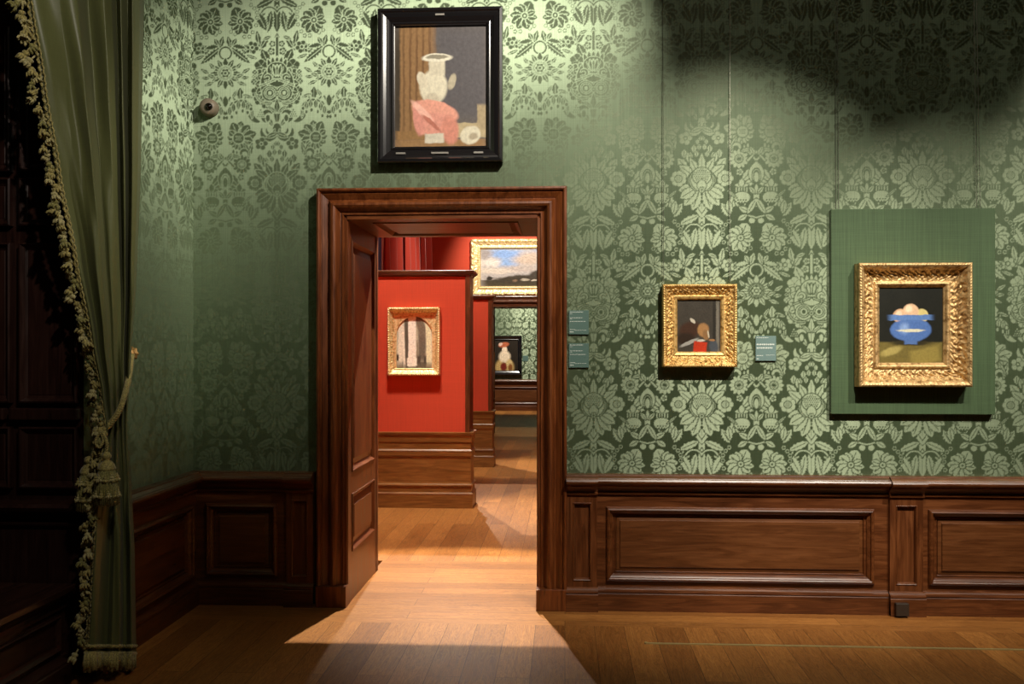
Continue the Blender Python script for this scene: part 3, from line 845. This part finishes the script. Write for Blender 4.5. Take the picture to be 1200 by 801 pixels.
COLS = canvas_mat('picture_of_pale_columns', ((.45,.43,.30), (.68,.66,.50)), [
    ('b', .5, .06, .5, .06, 0, (.14,.12,.08), .3), ('b', .30, .52, .05, .5, 2, (.12,.11,.08), .4), ('b', .70, .4, .10, .30, 0, (.17,.15,.11), .4), ('b', .66, .82, .10, .2, 25, (.20,.17,.12), .35),
    ('b', .44, .55, .10, .50, 0, (.98,.95,.80), .12), ('b', .44, .12, .13, .07, 0, (.98,.95,.8), .15), ('b', .14, .5, .06, .4, -3, (.85,.83,.66), .3), ('b', .22, .4, .03, .34, 3, (.9,.87,.7), .3), ('b', .88, .5, .07, .4, 2, (.82,.80,.52), .3), ('b', .58, .3, .02, .2, 0, (.3,.27,.19), .4),
    ('b', .06, .2, .03, .06, 0, (.06,.05,.03), .4), ('b', .62, .16, .04, .08, 0, (.09,.08,.06), .4), ('b', .78, .16, .03, .07, 0, (.09,.08,.06), .4)], mott=.25)
canvas(iw, ih, COLS, t, .014)

# 5 wide landscape over the far door
a = at(552.5, 281, 16.25); b = at(628, 345.5, 16.25)
xr = -.72 + (-.72 - a.x)
w, h = xr-a.x, a.z-b.z
t = tag(empty('framed_painting', ((a.x+xr)/2, YC-.002, (a.z+b.z)/2)), 'wide landscape painting with cloudy sky in pale gold frame above the far doorway', 'painting')
f = MB(); ornate(f, w, h, [(0,0), (0,.06), (.006,.085), (.03,.09), (.05,.07), (.09,.05), (.11,.045), (.115,.055), (.13,.06), (.145,.05), (.155,.03), (.16,.012)],
                 [(.0,.040,.03,.10,'scroll'), (.045,.11,.016,.07,'scroll'), (.115,.145,.008,.04,'bead')], step=.011, jag=.02, seed=8)
f.build('frame', GOLDP, t, recalc=False, smooth=True)
board(t, w-.06, h-.06)
LAND = canvas_mat('picture_of_cloudy_landscape', ((.36,.34,.33), (.52,.48,.44)), [
    ('e', .30, .86, .22, .13, -8, (.20,.33,.60), .5), ('e', .33, .62, .14, .13, -20, (.22,.36,.62), .5), ('e', .75, .90, .22, .10, 15, (.26,.36,.55), .5), ('e', .12, .62, .12, .10, 0, (.66,.60,.54), .5),
    ('e', .58, .74, .20, .16, 30, (.50,.40,.32), .5), ('e', .2, .42, .26, .07, 0, (.60,.53,.45), .5), ('e', .04, .85, .1, .12, 0, (.30,.27,.26), .5), ('e', .45, .48, .2, .08, -10, (.46,.4,.36), .5),
    ('b', .5, .08, .5, .09, 0, (.055,.045,.025), .2), ('e', .55, .20, .42, .10, 4, (.045,.036,.022), .3), ('e', .66, .32, .10, .10, 0, (.05,.042,.03), .3), ('e', .10, .22, .03, .06, 0, (.03,.025,.018), .4),
    ('e', .52, .17, .04, .03, 0, (.4,.36,.28), .5), ('e', .62, .16, .03, .03, 0, (.5,.45,.36), .5), ('e', .40, .15, .03, .025, 0, (.2,.13,.08), .5)], mott=.3, distort=.02)
canvas(w-.3, h-.3, LAND, t, .016)

# 6 black framed picture in the green room
a = at(571, 393, 23.5); b = at(611.5, 439, 23.5)
w, h = b.x-a.x, a.z-b.z
t = tag(empty('framed_painting', ((a.x+b.x)/2, YD-.002, (a.z+b.z)/2)), 'black framed painting with bright cream and red patches on the farthest green wall', 'painting')
f = MB(); rect_frame(f, facing_y(0), -w/2, w/2, -h/2, h/2, [(0,0), (0,.07), (.01,.085), (.03,.08), (.06,.05), (.09,.035), (.10,.04), (.11,.03), (.11,.01)])
f.build('frame', EBONY, t); board(t, w-.04, h-.04)
FLOW = canvas_mat('picture_of_flowers_and_drapery', ((.012,.009,.006), (.03,.022,.014)), [
    ('e', .5, .10, .36, .30, 0, (.50,.33,.12), .2), ('e', .5, .45, .22, .2, 0, (.80,.64,.46), .25), ('e', .5, .68, .10, .12, 0, (.85,.66,.48), .2), ('e', .47, .84, .20, .08, 8, (.46,.12,.05), .25), ('e', .34, .86, .08, .05, 20, (.7,.45,.35), .3),
    ('e', .46, .12, .12, .14, 0, (.16,.02,.012), .3), ('e', .68, .24, .12, .12, 0, (.62,.45,.2), .3), ('e', .72, .10, .08, .12, 0, (.22,.08,.02), .4)], mott=.45)
canvas(w-.22, h-.22, FLOW, t, .014)

# 7 picture on the farther red wall, only its edge shows past the nearer wall
a = at(551, 368, BD-.03); 
t = tag(empty('framed_painting', (a.x-.39, BD-D-.002, 1.52)), 'dark framed painting hidden on the farther red wall, only its right edge casting a shadow', 'painting')
f = MB(); rect_frame(f, facing_y(0), -.36, .36, -.42, .42, [(0,0), (0,.07), (.01,.08), (.05,.07), (.08,.03), (.08,.01)])
f.build('frame', EBONY, t); board(t, .70, .80)
canvas(.57, .69, FLOW, t, .014)

# ------------------------------------------------------------------ wires
def wire(px0, px1, ztop, zbot, label, y=-.020, grp=None):
    p0 = at(px0, 0, D+y); p1 = at(px1, 300, D+y)
    o = MB().tube([(p0.x, y, ztop), (p1.x, y, zbot)], .0016, 6).build('hanging_wire', STEEL)
    tag(o, label, 'wire', grp)
TOP = 4.6
wire(776.2, 777.5, TOP, 1.9, 'thin steel wire down to the left end of the small gold frame')
wire(855.3, 855.3, TOP, 1.9, 'thin steel wire down to the right end of the small gold frame')
zt = DW.z+PH_/2+.001
wire(978.6, 979.6, TOP, zt, 'outer of the two wires at the left top of the green board')
wire(980.0, 982.8, TOP, zt, 'inner of the two wires at the left top of the green board')
wire(1138.6, 1144.5, TOP, zt, 'left of the two wires at the right top of the green board')
wire(1140.6, 1148.5, TOP, zt, 'right of the two wires at the right top of the green board')

# ------------------------------------------------------------------ labels
def wall_label(px0, py0, px1, py1, mat, label, lines, dist=D, th=.012):
    c, w, h = place(px0, py0, px1, py1, dist-th)
    o = tag(MB().box(c.x-w/2, c.x+w/2, dist-D-th, dist-D-.001, c.z-h/2, c.z+h/2).build('wall_label', mat, bevel=.001), label, 'wall label')
    for (fy, x0, x1, th_) in lines:
        m = MB(); x = x0; z = c.z + h/2 - fy*h
        rnd = random.Random(int(fy*100)+int(px0))
        while x < x1:
            ww = rnd.uniform(.05, .13); e = min(x+ww, x1)
            m.box(c.x-w/2+x*w, c.x-w/2+e*w, dist-D-th-.0006, dist-D-th+.0001, z-th_/2, z+th_/2)
            x = e+.018
        m.build('text_line', WHITE, o)
    return o
L1 = [(.07, .06, .72, .0035), (.14, .06, .2, .002), (.31, .06, .70, .003), (.36, .06, .18, .002), (.46, .06, .84, .003), (.80, .06, .32, .003), (.83, .3, .88, .002), (.90, .06, .24, .005)]
wall_label(666.5, 363.5, 690, 391.5, TEAL, 'upper of two dark teal text labels beside the door frame', L1)
wall_label(666.5, 402, 690, 430.5, TEAL, 'lower of two dark teal text labels beside the door frame', L1)
wall_label(885.5, 393.5, 909.5, 422.5, TEALB, 'grey teal text label right of the small gold framed painting',
           [(.07, .05, .62, .0035), (.34, .05, .93, .008), (.48, .05, .83, .008), (.79, .05, .36, .004), (.77, .5, .93, .002), (.92, .05, .16, .005)])
wall_label(612.5, 416.5, 619, 423, TEAL, 'tiny teal label right of the far black framed painting', [], dist=23.57)

# ------------------------------------------------------------------ sensor, floor box, barrier line
p = at(245, 126, D-.03)
t = tag(empty('wall_sensor', (p.x, -.004, p.z)), 'round taupe sensor with black lens high on the wall near the corner', 'sensor')
SN = [(.052,0), (.053,.015), (.050,.027), (.051,.032), (.050,.050), (.043,.064), (.025,.072), (.0,.073)]
MB().lathe(SN or [(.042,0), (.043,.012), (.040,.022), (.041,.026), (.040,.040), (.034,.052), (.020,.058), (.0,.059)], n=40, axis='y').build('housing', TAUPE, t, smooth=True)
e = MB().lathe([(.0225,0), (.0225,.012), (.0195,.022), (.011,.028), (.0,.030)], (.014, -.058, -.006), n=32, axis='y').build('lens', GLOSSB, t, smooth=True)
p = at(1058, 711, D-.12)
o = MB().box(-.036, .036, -.03, 0, -.036, .036).build('cable_box', IRON, bevel=.004); o.location = (p.x, -.0905, .047)
tag(o, 'small dark bronze box fixed to the foot of the right pilaster', 'box')
p0 = at(757, 751.5, 4.84); 
xs = p0.x
t = tag(empty('barrier_line', (xs, -.66, 0)), 'thin pale brass line on the floor before the pictures at right', 'barrier')
MB().box(0, 3.4, -.006, .006, 0, .007).build('bar', BRASS, t, bevel=.001)
MB().lathe([(.009,0), (.009,.009), (.005,.011), (0,.011)], (0,0,0), 16).build('end_stud', BRASS, t)

# ------------------------------------------------------------------ window bay: shutter wall and platform
WR = facing_y(YB)
XB0 = XL-1.75
t = structure(empty('window_1', (0, 0, 0)))
m = MB().box(XB0, XL-.002, YB-.001, YB+.2, 0, CZ); m.build('reveal', DW_, t)
def px_x(px, dist): return at(px, 400, dist).x
DD = D+YB
def zz(py, px=50): return at(px, py, DD-.03).z
def shut(px0, px1, py0, py1, name='shutter_panel'):
    u0, u1 = px_x(px0, DD-.03), px_x(px1, DD-.03); z1, z0 = zz(py0), zz(py1)
    q = MB(); rect_frame(q, WR, u0, u1, z0, z1, [(0,0), (0,.034), (.008,.038), (.014,.030), (.024,.018), (.034,.012), (.038,.014)])
    q.add([WR(u, z, .014) for (u, z) in ((u0+.038, z0+.038), (u1-.038, z0+.038), (u1-.038, z1-.038), (u0+.038, z1-.038))], [(0,1,2,3)])
    q.build(name, DW_, t)
UL = px_x(-120, DD)
for (a_, b_) in ((22, 90), (-75, 12)):
    shut(a_, b_, 284, 472); shut(a_, b_, 500, 572); shut(a_, b_, 30, 200); shut(a_, b_, 208, 264)
q = MB()
for (a_, b_) in ((16, 96), (-84, 10)): q.box(px_x(a_, DD), px_x(b_, DD), YB-.045, YB, zz(492), zz(478))
q.build('lock_rail', DW_, t, bevel=.006)
q = MB(); rail(q, WR, UL, XL-.01, [(zz(600), 0), (zz(600), .05), (zz(597), .07), (zz(593), .08), (zz(589), .06), (zz(586), 0)]); q.build('sill_rail', DW_, t)
q = MB(); rail(q, WR, UL, XL-.01, [(zz(616), 0), (zz(616), .02), (zz(613), .025), (zz(610), 0)]); q.build('lower_rail', DW_, t)
# dark window behind, far side of the bay
m = MB().box(XB0-.1, XB0, -3.6, YB, 0, CZ); m.build('shuttered_wall', DW_, t)
m = MB().box(XB0-.1, XL, -3.75, -3.6, 0, CZ); m.build('near_reveal', DW_, t)
# platform
PZ = .436; PX = -2.243
t = tag(empty('window_platform', (PX-.7, -2.5, 0)), 'raised dark panelled wooden platform in the window bay at bottom left', 'platform')
def loc_(o, t): o.parent = t; o.matrix_parent_inverse = Matrix.Translation(-Vector(t.location)); return o
WP = facing_x(PX-.045)
m = MB().box(XB0+.005, PX-.045, -3.59, YB-.04, 0, PZ-.03)
loc_(m.build('body', DWH), t)
m = MB(); x = XB0+.005
k = 0
while x < PX+.0:
    e = min(x+.16, PX+.012); m.box(x, e-.004, -3.59, YB-.04, PZ-.03, PZ); x = e; k += 1
    if e >= PX+.012: break
loc_(m.build('top_boards', DWH, bevel=.004), t)
m = MB(); rail(m, WP, -3.59, YB-.04, [(PZ-.11, .0), (PZ-.105, .012), (PZ-.09, .014), (PZ-.075, .010), (PZ-.07, .018), (PZ-.05, .034), (PZ-.03, .045), (PZ-.03, 0)])
rail(m, WP, -3.59, YB-.04, [(0, .05), (.085, .05), (.09, .042), (.10, .04), (.11, .02), (.12, 0)])
loc_(m.build('moulding', DWH), t)
for (a_, b_) in ((-2.45, YB-.10), (-3.5, -2.55)):
    m = MB(); rect_frame(m, WP, a_, b_, .145, PZ-.13, [(0,0), (0,.016), (.006,.02), (.012,.014), (.02,.006), (.03,.002)])
    loc_(m.build('riser_panel', DWH), t)

# ------------------------------------------------------------------ curtain
def interp(tab, x):
    if x <= tab[0][0]: return tab[0][1]
    for (a, b), (c_, d) in zip(tab[:-1], tab[1:]):
        if x <= c_:
            k = (x-a)/(c_-a); k = k*k*(3-2*k)*.35 + k*.65; return b+(d-b)*k
    return tab[-1][1]
LE = [(-260, 8), (-100, 18), (0, 31), (100, 48), (200, 66), (300, 86), (400, 105), (460, 117), (500, 123), (530, 118), (560, 113), (620, 109), (700, 104), (785, 98)]
RE = [(-260, 171), (0, 169), (200, 165), (330, 160), (430, 153), (500, 149), (560, 154), (650, 158), (785, 160)]
CD = 4.36
def curtain_pt(s, py, off=0.0):
    pl, pr = interp(LE, py), interp(RE, py)
    px = pl + (pr-pl)*s
    # depth: left edge hangs nearer the viewer than the right edge
    g = max(0, min(1, (py+100)/560)) if py < 500 else 1
    dl = 3.86 + .24*g; dr = 4.46 - .06*g
    dist = dl + (dr-dl)*s - off
    return at(px, py, dist)
YTOP, YBOT = -230, 783
NS, NZ = 150, 190
FOLD = [(.0,.0), (.10,.4), (.30,1.0), (.40,.25), (.53,.7), (.62,.0), (.68,.55), (.74,.05), (.82,.8), (.90,.2), (1.0,.5)]
def fold(s, py):
    up = [(.0,.25), (.14,.35), (.28,.55), (.43,1.0), (.52,.18), (.66,.62), (.72,.42), (.765,.05), (.80,.62), (.86,.18), (.90,.85), (.96,.75), (1.0,.1)]
    gat = [(.0,.2), (.10,.9), (.2,.1), (.34,1.0), (.45,.15), (.56,.9), (.66,.1), (.78,.85), (.86,.15), (.95,.8), (1.0,.2)]
    low = [(.0,.3), (.08,.6), (.22,.75), (.42,.35), (.52,.8), (.66,.9), (.74,.15), (.80,.3), (.90,1.0), (1.0,.2)]
    if py < 480:
        g = max(0, min(1, (py-150)/330)); g = g*g
        v = interp(up, s)*(1-g)+interp(gat, s)*g; amp = .17*(1-g)+.07*g
    else:
        g = max(0, min(1, (py-480)/140)); v = interp(gat, s)*(1-g)+interp(low, s)*g; amp = .07+.06*g
    v += .10*math.sin(s*9+py*.011)+.05*math.sin(s*23-py*.02)
    return v*amp
vs = []; fs = []
for j in range(NZ+1):
    py = YTOP+(YBOT-YTOP)*j/NZ
    for i in range(NS+1):
        s = i/NS
        wob = 4*math.sin(s*15)+2*math.sin(s*37+1) if py > 700 else 0
        p = curtain_pt(s, py + wob*(py-700)/85 if py > 700 else py, fold(s, py))
        vs.append(p)
for j in range(NZ):
    for i in range(NS):
        a = j*(NS+1)+i; fs.append((a, a+1, a+NS+2, a+NS+1))
base = at(130, 784, 4.36)
curt = tag(empty('window_curtain', (base.x, base.y, 0)), 'tall olive green silk curtain with tasselled edge tied back at the left', 'curtain')
mb = MB().add(vs, fs)
o = loc_(mb.build('drape', CURT, smooth=True), curt)
sm = o.modifiers.new('thick', 'SOLIDIFY'); sm.thickness = .004; sm.offset = 1
# braid along the leading edge
bp = []; bp2 = []
for j in range(0, 330):
    py = YTOP+(YBOT-6-YTOP)*j/329
    q = curtain_pt(.012, py, fold(.012, py)+.006); q2 = curtain_pt(.045, py, fold(.045, py)+.008)
    w_ = .004*math.sin(j*2.1)
    bp.append(q+Vector((w_, 0, 0))); bp2.append(q2+Vector((-w_*.7, 0, 0)))
loc_(MB().tube(bp, .0065, 6).tube(bp2, .004, 6).build('braid', TRIM, smooth=True), curt)
# edge tassels
def tassel_mesh(sc, seed):
    rnd = random.Random(seed); m = MB()
    m.tube([(0,0,.012*sc), (0,0,-.004*sc)], .0028*sc, 6)
    m.lathe([(.001,.0), (.0085,-.003), (.0105,-.008), (.0085,-.013), (.005,-.016)], n=10, rip=.12, nr=5)
    for k in range(9):
        a = 2*math.pi*k/9+rnd.uniform(-.2, .2); r1 = rnd.uniform(.010, .016); L = rnd.uniform(.026, .036)
        m.tube([(.002*math.cos(a), .002*math.sin(a), -.012), (r1*.8*math.cos(a), r1*.8*math.sin(a), -.020), (r1*math.cos(a), r1*math.sin(a), -L)], [.0035, .0046, .003], 5)
    m.v = [(x*sc, y*sc, z*sc) for (x, y, z) in m.v]
    return m
protos = []
for k in range(5):
    o = loc_(tassel_mesh(1.0, k).build('edge_tassel', (TRIM, TRIMC, TRIMG, TRIM, TRIMC)[k], smooth=True), curt)
    protos.append(o)
rnd = random.Random(2); py = -60; n = 0
while py < 765:
    src = protos[n % 5]
    o = src if n < 5 else src.copy()
    if n >= 5: COL.objects.link(o)
    q = curtain_pt(0, py, fold(0, py)+.01)
    side = -.018-.012*(n % 2) + rnd.uniform(-.004, .004)
    o.location = Vector((q.x+side, q.y-.006*(n % 3), q.z)); o.parent = curt
    o.matrix_parent_inverse = Matrix.Translation(-Vector(curt.location))
    o.rotation_euler = (rnd.uniform(-.2, .2), rnd.uniform(.1, .9), rnd.uniform(0, 6))
    s_ = rnd.uniform(1.2, 1.6); o.scale = (s_, s_, s_)
    py += rnd.uniform(8.3, 10.2); n += 1
# hem fringe: braid plus hanging tufts
m = MB()
for i in range(0, 90):
    s = .02+.97*i/89
    for (dy, r_) in ((0, .008), (9, .006)):
        py_ = YBOT-26+dy
        a = curtain_pt(s, py_, fold(s, py_)+.010); b = curtain_pt(min(1, s+.014), py_, fold(min(1, s+.014), py_)+.010)
        m.tube([a+Vector((0,0,.004*math.sin(i*1.7))), b+Vector((0,0,.004*math.sin(i*1.7+1.7)))], r_, 5)
for i in range(0, 130):
    s = .01+.98*i/129; rr = random.Random(i)
    a = curtain_pt(s, YBOT-20, fold(s, YBOT-20)+.016)
    zb = max(.004, a.z-rr.uniform(.055, .085)); dx = rr.uniform(-.01, .01); dy = rr.uniform(-.02, .0)
    m.tube([a, a+Vector((dx*.5, dy, (zb-a.z)*.5)), Vector((a.x+dx, a.y+dy*1.4, zb))], [.0045, .0065, .007], 5)
o = loc_(m.build('hem_fringe', TRIM, smooth=True), curt); o['kind'] = 'stuff'

# tieback
def twist(m, pts, r, strands=3, pitch=.035, n=6):
    pts = [Vector(p) for p in pts]
    # resample
    out = []; 
    for a, b in zip(pts[:-1], pts[1:]):
        k = max(2, int((b-a).length/.004))
        out += [a+(b-a)*i/k for i in range(k)]
    out.append(pts[-1])
    for s in range(strands):
        q = []; L = 0
        for i, p in enumerate(out):
            if i: L += (p-out[i-1]).length
            d = (out[min(i+1, len(out)-1)]-out[max(i-1, 0)]).normalized()
            u = d.cross(Vector((0, 1, 0))); u = u.normalized() if u.length > 1e-3 else Vector((1, 0, 0)); w = d.cross(u)
            a = 2*math.pi*(s/strands + L/pitch)
            q.append(p+(u*math.cos(a)+w*math.sin(a))*r*.55)
        m.tube(q, r*.62, n)
    return m
def smooth_pts(P, n=10):
    out = []
    P = [Vector(p) for p in P]
    for i in range(len(P)-1):
        p0, p1, p2, p3 = P[max(i-1, 0)], P[i], P[i+1], P[min(i+2, len(P)-1)]
        for k in range(n):
            t_ = k/n
            out.append(.5*((2*p1)+(-p0+p2)*t_+(2*p0-5*p1+4*p2-p3)*t_*t_+(-p0+3*p1-3*p2+p3)*t_**3))
    out.append(P[-1]); return out
hook = at(155, 414, 4.58)
tb = tag(empty('curtain_tieback', tuple(at(122, 505, 4.10))), 'twisted gold and green rope with two big tassels holding the olive curtain', 'tieback')
m = MB(); twist(m, smooth_pts([hook+Vector((0, 0, .012)), at(152, 434, 4.42), at(148, 455, 4.24), at(141, 478, 4.13), at(131, 494, 4.10), at(121, 503, 4.08), at(112, 503, 4.10), at(108, 497, 4.2)]), .0125)
loc_(m.build('rope', TRIM, smooth=True), tb)
m = MB()
for (cx, cy) in ((117, 505), (122, 508), (112, 507)):
    p = at(cx, cy, 4.07); m.lathe([(.001,.020), (.012,.014), (.017,0), (.012,-.014), (.001,-.020)], tuple(p), 16, .12, 6)
loc_(m.build('knot', TRIM, smooth=True), tb)
m = MB(); twist(m, smooth_pts([at(118, 506, 4.07), at(113, 520, 4.06), at(108, 535, 4.06)]), .007); twist(m, smooth_pts([at(120, 506, 4.05), at(125, 518, 4.04), at(124.5, 530, 4.04)]), .007)
twist(m, smooth_pts([at(118, 506, 4.05), at(112, 516, 4.04), at(116, 524, 4.03), at(121, 516, 4.04), at(119, 508, 4.05)]), .006)
loc_(m.build('cord', TRIM, smooth=True), tb)
def big_tassel(px, ptop, pbot, dist):
    a = at(px, ptop, dist); b = at(px, pbot, dist); L = a.z-b.z
    hd = MB().lathe([(.002, 0), (.012, -.004), (.018, -.014), (.020, -.024), (.013, -.032), (.011, -.038), (.022, -.044), (.031, -.056), (.036, -.070), (.038, -.078), (.030, -.084)], tuple(a), 28, .05, 14)
    hd_o = hd.build('tassel_head', TRIM, smooth=True)
    sk = MB(); n = 34
    for ring, (r0, r1, z1, rad) in enumerate(((.030, .046, -L, .0052), (.024, .034, -L+.004, .005))):
        for k in range(n):
            q = 2*math.pi*k/n; rr = random.Random(k+ring*50+int(px)); j = rr.uniform(.9, 1.1)
            sk.tube([a+Vector((r0*math.cos(q), r0*math.sin(q), -.076)), a+Vector((r1*.92*j*math.cos(q), r1*.92*j*math.sin(q), -.076+(z1+.076)*.5)), a+Vector((r1*j*math.cos(q), r1*j*math.sin(q), z1*rr.uniform(.96, 1.0)))], [rad, rad, rad*.8], 5)
    part = loc_(sk.build('tassel', TRIMG, smooth=True), tb); hd_o.parent = part
    for tier, zt_ in enumerate((-.105, -.175)):
        for k in range(10):
            q = 2*math.pi*(k+.5*tier)/10; rr_ = .044+.004*tier
            src = protos[1 if (k+tier) % 2 else 0]
            c2 = src.copy(); c2.name = 'small_tassel'; COL.objects.link(c2); c2.parent = part; c2.matrix_parent_inverse = Matrix.Identity(4)
            c2.location = a+Vector((rr_*math.cos(q), rr_*math.sin(q), zt_)); c2.rotation_euler = (0, 0, q); c2.scale = (.8,)*3
big_tassel(104, 534, 599, 4.08)
big_tassel(125, 529, 592, 4.03)
o = MB()
o.lathe([(.030,0), (.034,.006), (.028,.012), (.016,.016), (.012,.020)], (0,0,0), 28, .12, 8, axis='y')
o.lathe([(.012,.016), (.022,.024), (.023,.034), (.016,.042), (.0,.045)], (0,0,0), 28, .10, 6, axis='y')
o.box(-.075, .0, -.006, .006, -.006, .006)
o = o.build('tieback_hook', ROSE, smooth=True); o.location = hook; o.location.y -= 0.0
tag(o, 'gilt rosette hook on the wall beside the curtain holding the rope', 'hook')

# ------------------------------------------------------------------ red room curtains high on its left side
def simple_curtain(px0, px1, dist0, dist1, mat, name, label, folds=4, amp=.05, ztop=4.4, zbot=1.2):
    a, b = at(px0, 300, dist0), at(px1, 300, dist1)
    base = (a+b)/2; base.z = zbot
    d = (b-a); d.z = 0; n_ = Vector((d.y, -d.x, 0)).normalized()
    vs = []; fs = []; ns, nz = 80, 12
    for j in range(nz+1):
        z = zbot+(ztop-zbot)*j/nz
        for i in range(ns+1):
            s = i/ns
            off = amp*(math.sin(s*folds*2*math.pi)+.4*math.sin(s*folds*5.3+1))*(.8+.2*math.sin(j*.5))
            p = Vector((a.x, a.y, z))+d*s+n_*off; p.z = z; vs.append(p-base)
    for j in range(nz):
        for i in range(ns):
            q = j*(ns+1)+i; fs.append((q, q+1, q+ns+2, q+ns+1))
    o = MB().add(vs, fs).build(name, mat, smooth=True); o.location = base
    sm = o.modifiers.new('thick', 'SOLIDIFY'); sm.thickness = .008
    tag(o, label, 'curtain'); return o
simple_curtain(450, 469, 10.9, 11.4, REDC, 'window_curtain', 'left red curtain above the nearer exhibition wall', 2.5, .05)
simple_curtain(473, 490, 11.6, 12.4, REDC, 'window_curtain', 'middle red curtain beside the dark gap above the nearer exhibition wall', 3, .06)
simple_curtain(492, 506, 12.9, 13.6, REDC, 'window_curtain', 'right red curtain nearest the plain red wall above the exhibition wall', 2, .06)
o = simple_curtain(440.5, 447, 10.4, 10.5, BLUEC, 'window_blind', 'narrow blue strip of blind left of the red curtains', 1, .01)
o['category'] = 'blind'

# ------------------------------------------------------------------ lights
def spot(loc, tgt, power, ang, blend=.5, size=.05, col=(1,.92,.79), name='gallery_and_fill_spot'):
    l = bpy.data.lights.new(name, 'SPOT'); l.energy = power; l.spot_size = R(ang); l.spot_blend = blend
    l.shadow_soft_size = size; l.color = col
    o = bpy.data.objects.new(name, l); COL.objects.link(o); o.location = loc
    d = Vector(tgt)-Vector(loc); o.rotation_euler = d.to_track_quat('-Z', 'Y').to_euler()
    return o
spot((.85, -2.65, 4.40), (-.84, 0, 2.92), 640, 52, 1, .02)
spot((1.45, -3.0, 4.40), (.80, 0, 1.40), 820, 47, 1, .03)
spot((2.75, -3.0, 4.40), (2.16, 0, 1.20), 760, 41, 1, .03)
spot((4.0-.15, -2.6, 4.40), (3.6, 0, 2.0), 420, 50, .9, .03)
spot((2.0, -1.05, 4.40), (-2.22, -.65, 2.05), 360, 27, .9, .03)  # fill lamp added to lift the left wall
spot((1.9, -3.2, 4.4), (1.8, -.75, 0), 170, 40, 1, .05)  # fill lamp added to brighten the floor at right
# red room
spot((-.77, 2.25, 4.2), (-.74, -.2, 0), 1500, 46, .25, .02)
spot((-1.4, 2.1, 4.4), (-1.45, 3.4, 1.75), 470, 60, .9, .02)
spot((-1.0, 1.9, 4.5), (-.95, 2.35, 0), 560, 54, .9, .03)  # extra fill lamp, added for the floor before the nearer partition
spot((-1.3, 5.2, 4.4), (-1.3, 6.6, 1.7), 400, 60, .8, .02)
spot((-.9, 8.6, 4.5), (-.75, 10.8, 2.9), 520, 60, .6, .03)
spot((-1.5, 5.4, 4.5), (-.35, 2.1, 0), 1100, 46, .7, .03)
spot((-1.8, 8.1, 4.5), (-.5, 5.4, 0), 900, 52, .5, .03)
spot((-1.1, YD-2.6, 4.4), (-1.1, YD, 1.4), 900, 60, .6, .03)
# dim fill lamps, added to brighten the curtain and window side
spot((.2, -4.4, 4.4), (-2.4, -1.5, 2.7), 260, 34, 1, .05)
spot((.2, -4.4, 4.4), (-2.35, -1.6, .95), 120, 24, 1, .05)
def area(loc, rot, sx, sy, power, col=(1,.9,.75)):
    l = bpy.data.lights.new('room_glow', 'AREA'); l.shape = 'RECTANGLE'; l.size = sx; l.size_y = sy; l.energy = power; l.color = col
    o = bpy.data.objects.new('room_glow', l); COL.objects.link(o); o.location = loc; o.rotation_euler = rot; return o
w_ = bpy.data.worlds.new('World'); C.world = w_; w_.use_nodes = True
w_.node_tree.nodes['Background'].inputs[0].default_value = (.9, .95, 1, 1); w_.node_tree.nodes['Background'].inputs[1].default_value = .02
area((.4, -3.8, 4.6), (0, 0, 0), 3, 3, 15)  # ambient fill added overhead, stands for no fixture
area((.3, 6, 4.6), (0, 0, 0), 3, 6, 42)  # same kind of added ambient fill for the red room

# ------------------------------------------------------------------ groups of repeats
GR_ = {'hanging_wire': 'hanging wires on the green wall', 'wall_label': 'text labels beside the pictures', 'partition_wall': 'red exhibition walls', 'framed_painting': 'framed pictures on the walls'}
for o_ in COL.objects:
    k_ = o_.name.split('.')[0]
    if 'label' in o_ and k_ in GR_: o_['group'] = GR_[k_]
    if 'label' in o_ and k_ == 'window_curtain' and 'red' in o_['label']: o_['group'] = 'red curtains beyond the doorway'

# ------------------------------------------------------------------ camera
cam = bpy.data.cameras.new('camera'); co = bpy.data.objects.new('camera', cam); COL.objects.link(co)
cam.sensor_fit = 'HORIZONTAL'; cam.sensor_width = 36; cam.lens = 36*F/1200
cam.shift_y = (HOR-400.5)/1200
cam.clip_start = .05; cam.clip_end = 100
co.location = (0, -D, H); co.rotation_euler = (R(90), 0, YAW)
C.camera = co
C.view_settings.view_transform = 'Standard'; C.view_settings.look = 'None'
C.view_settings.exposure = 0.0; C.view_settings.gamma = 1.0; C.view_settings.use_curve_mapping = False
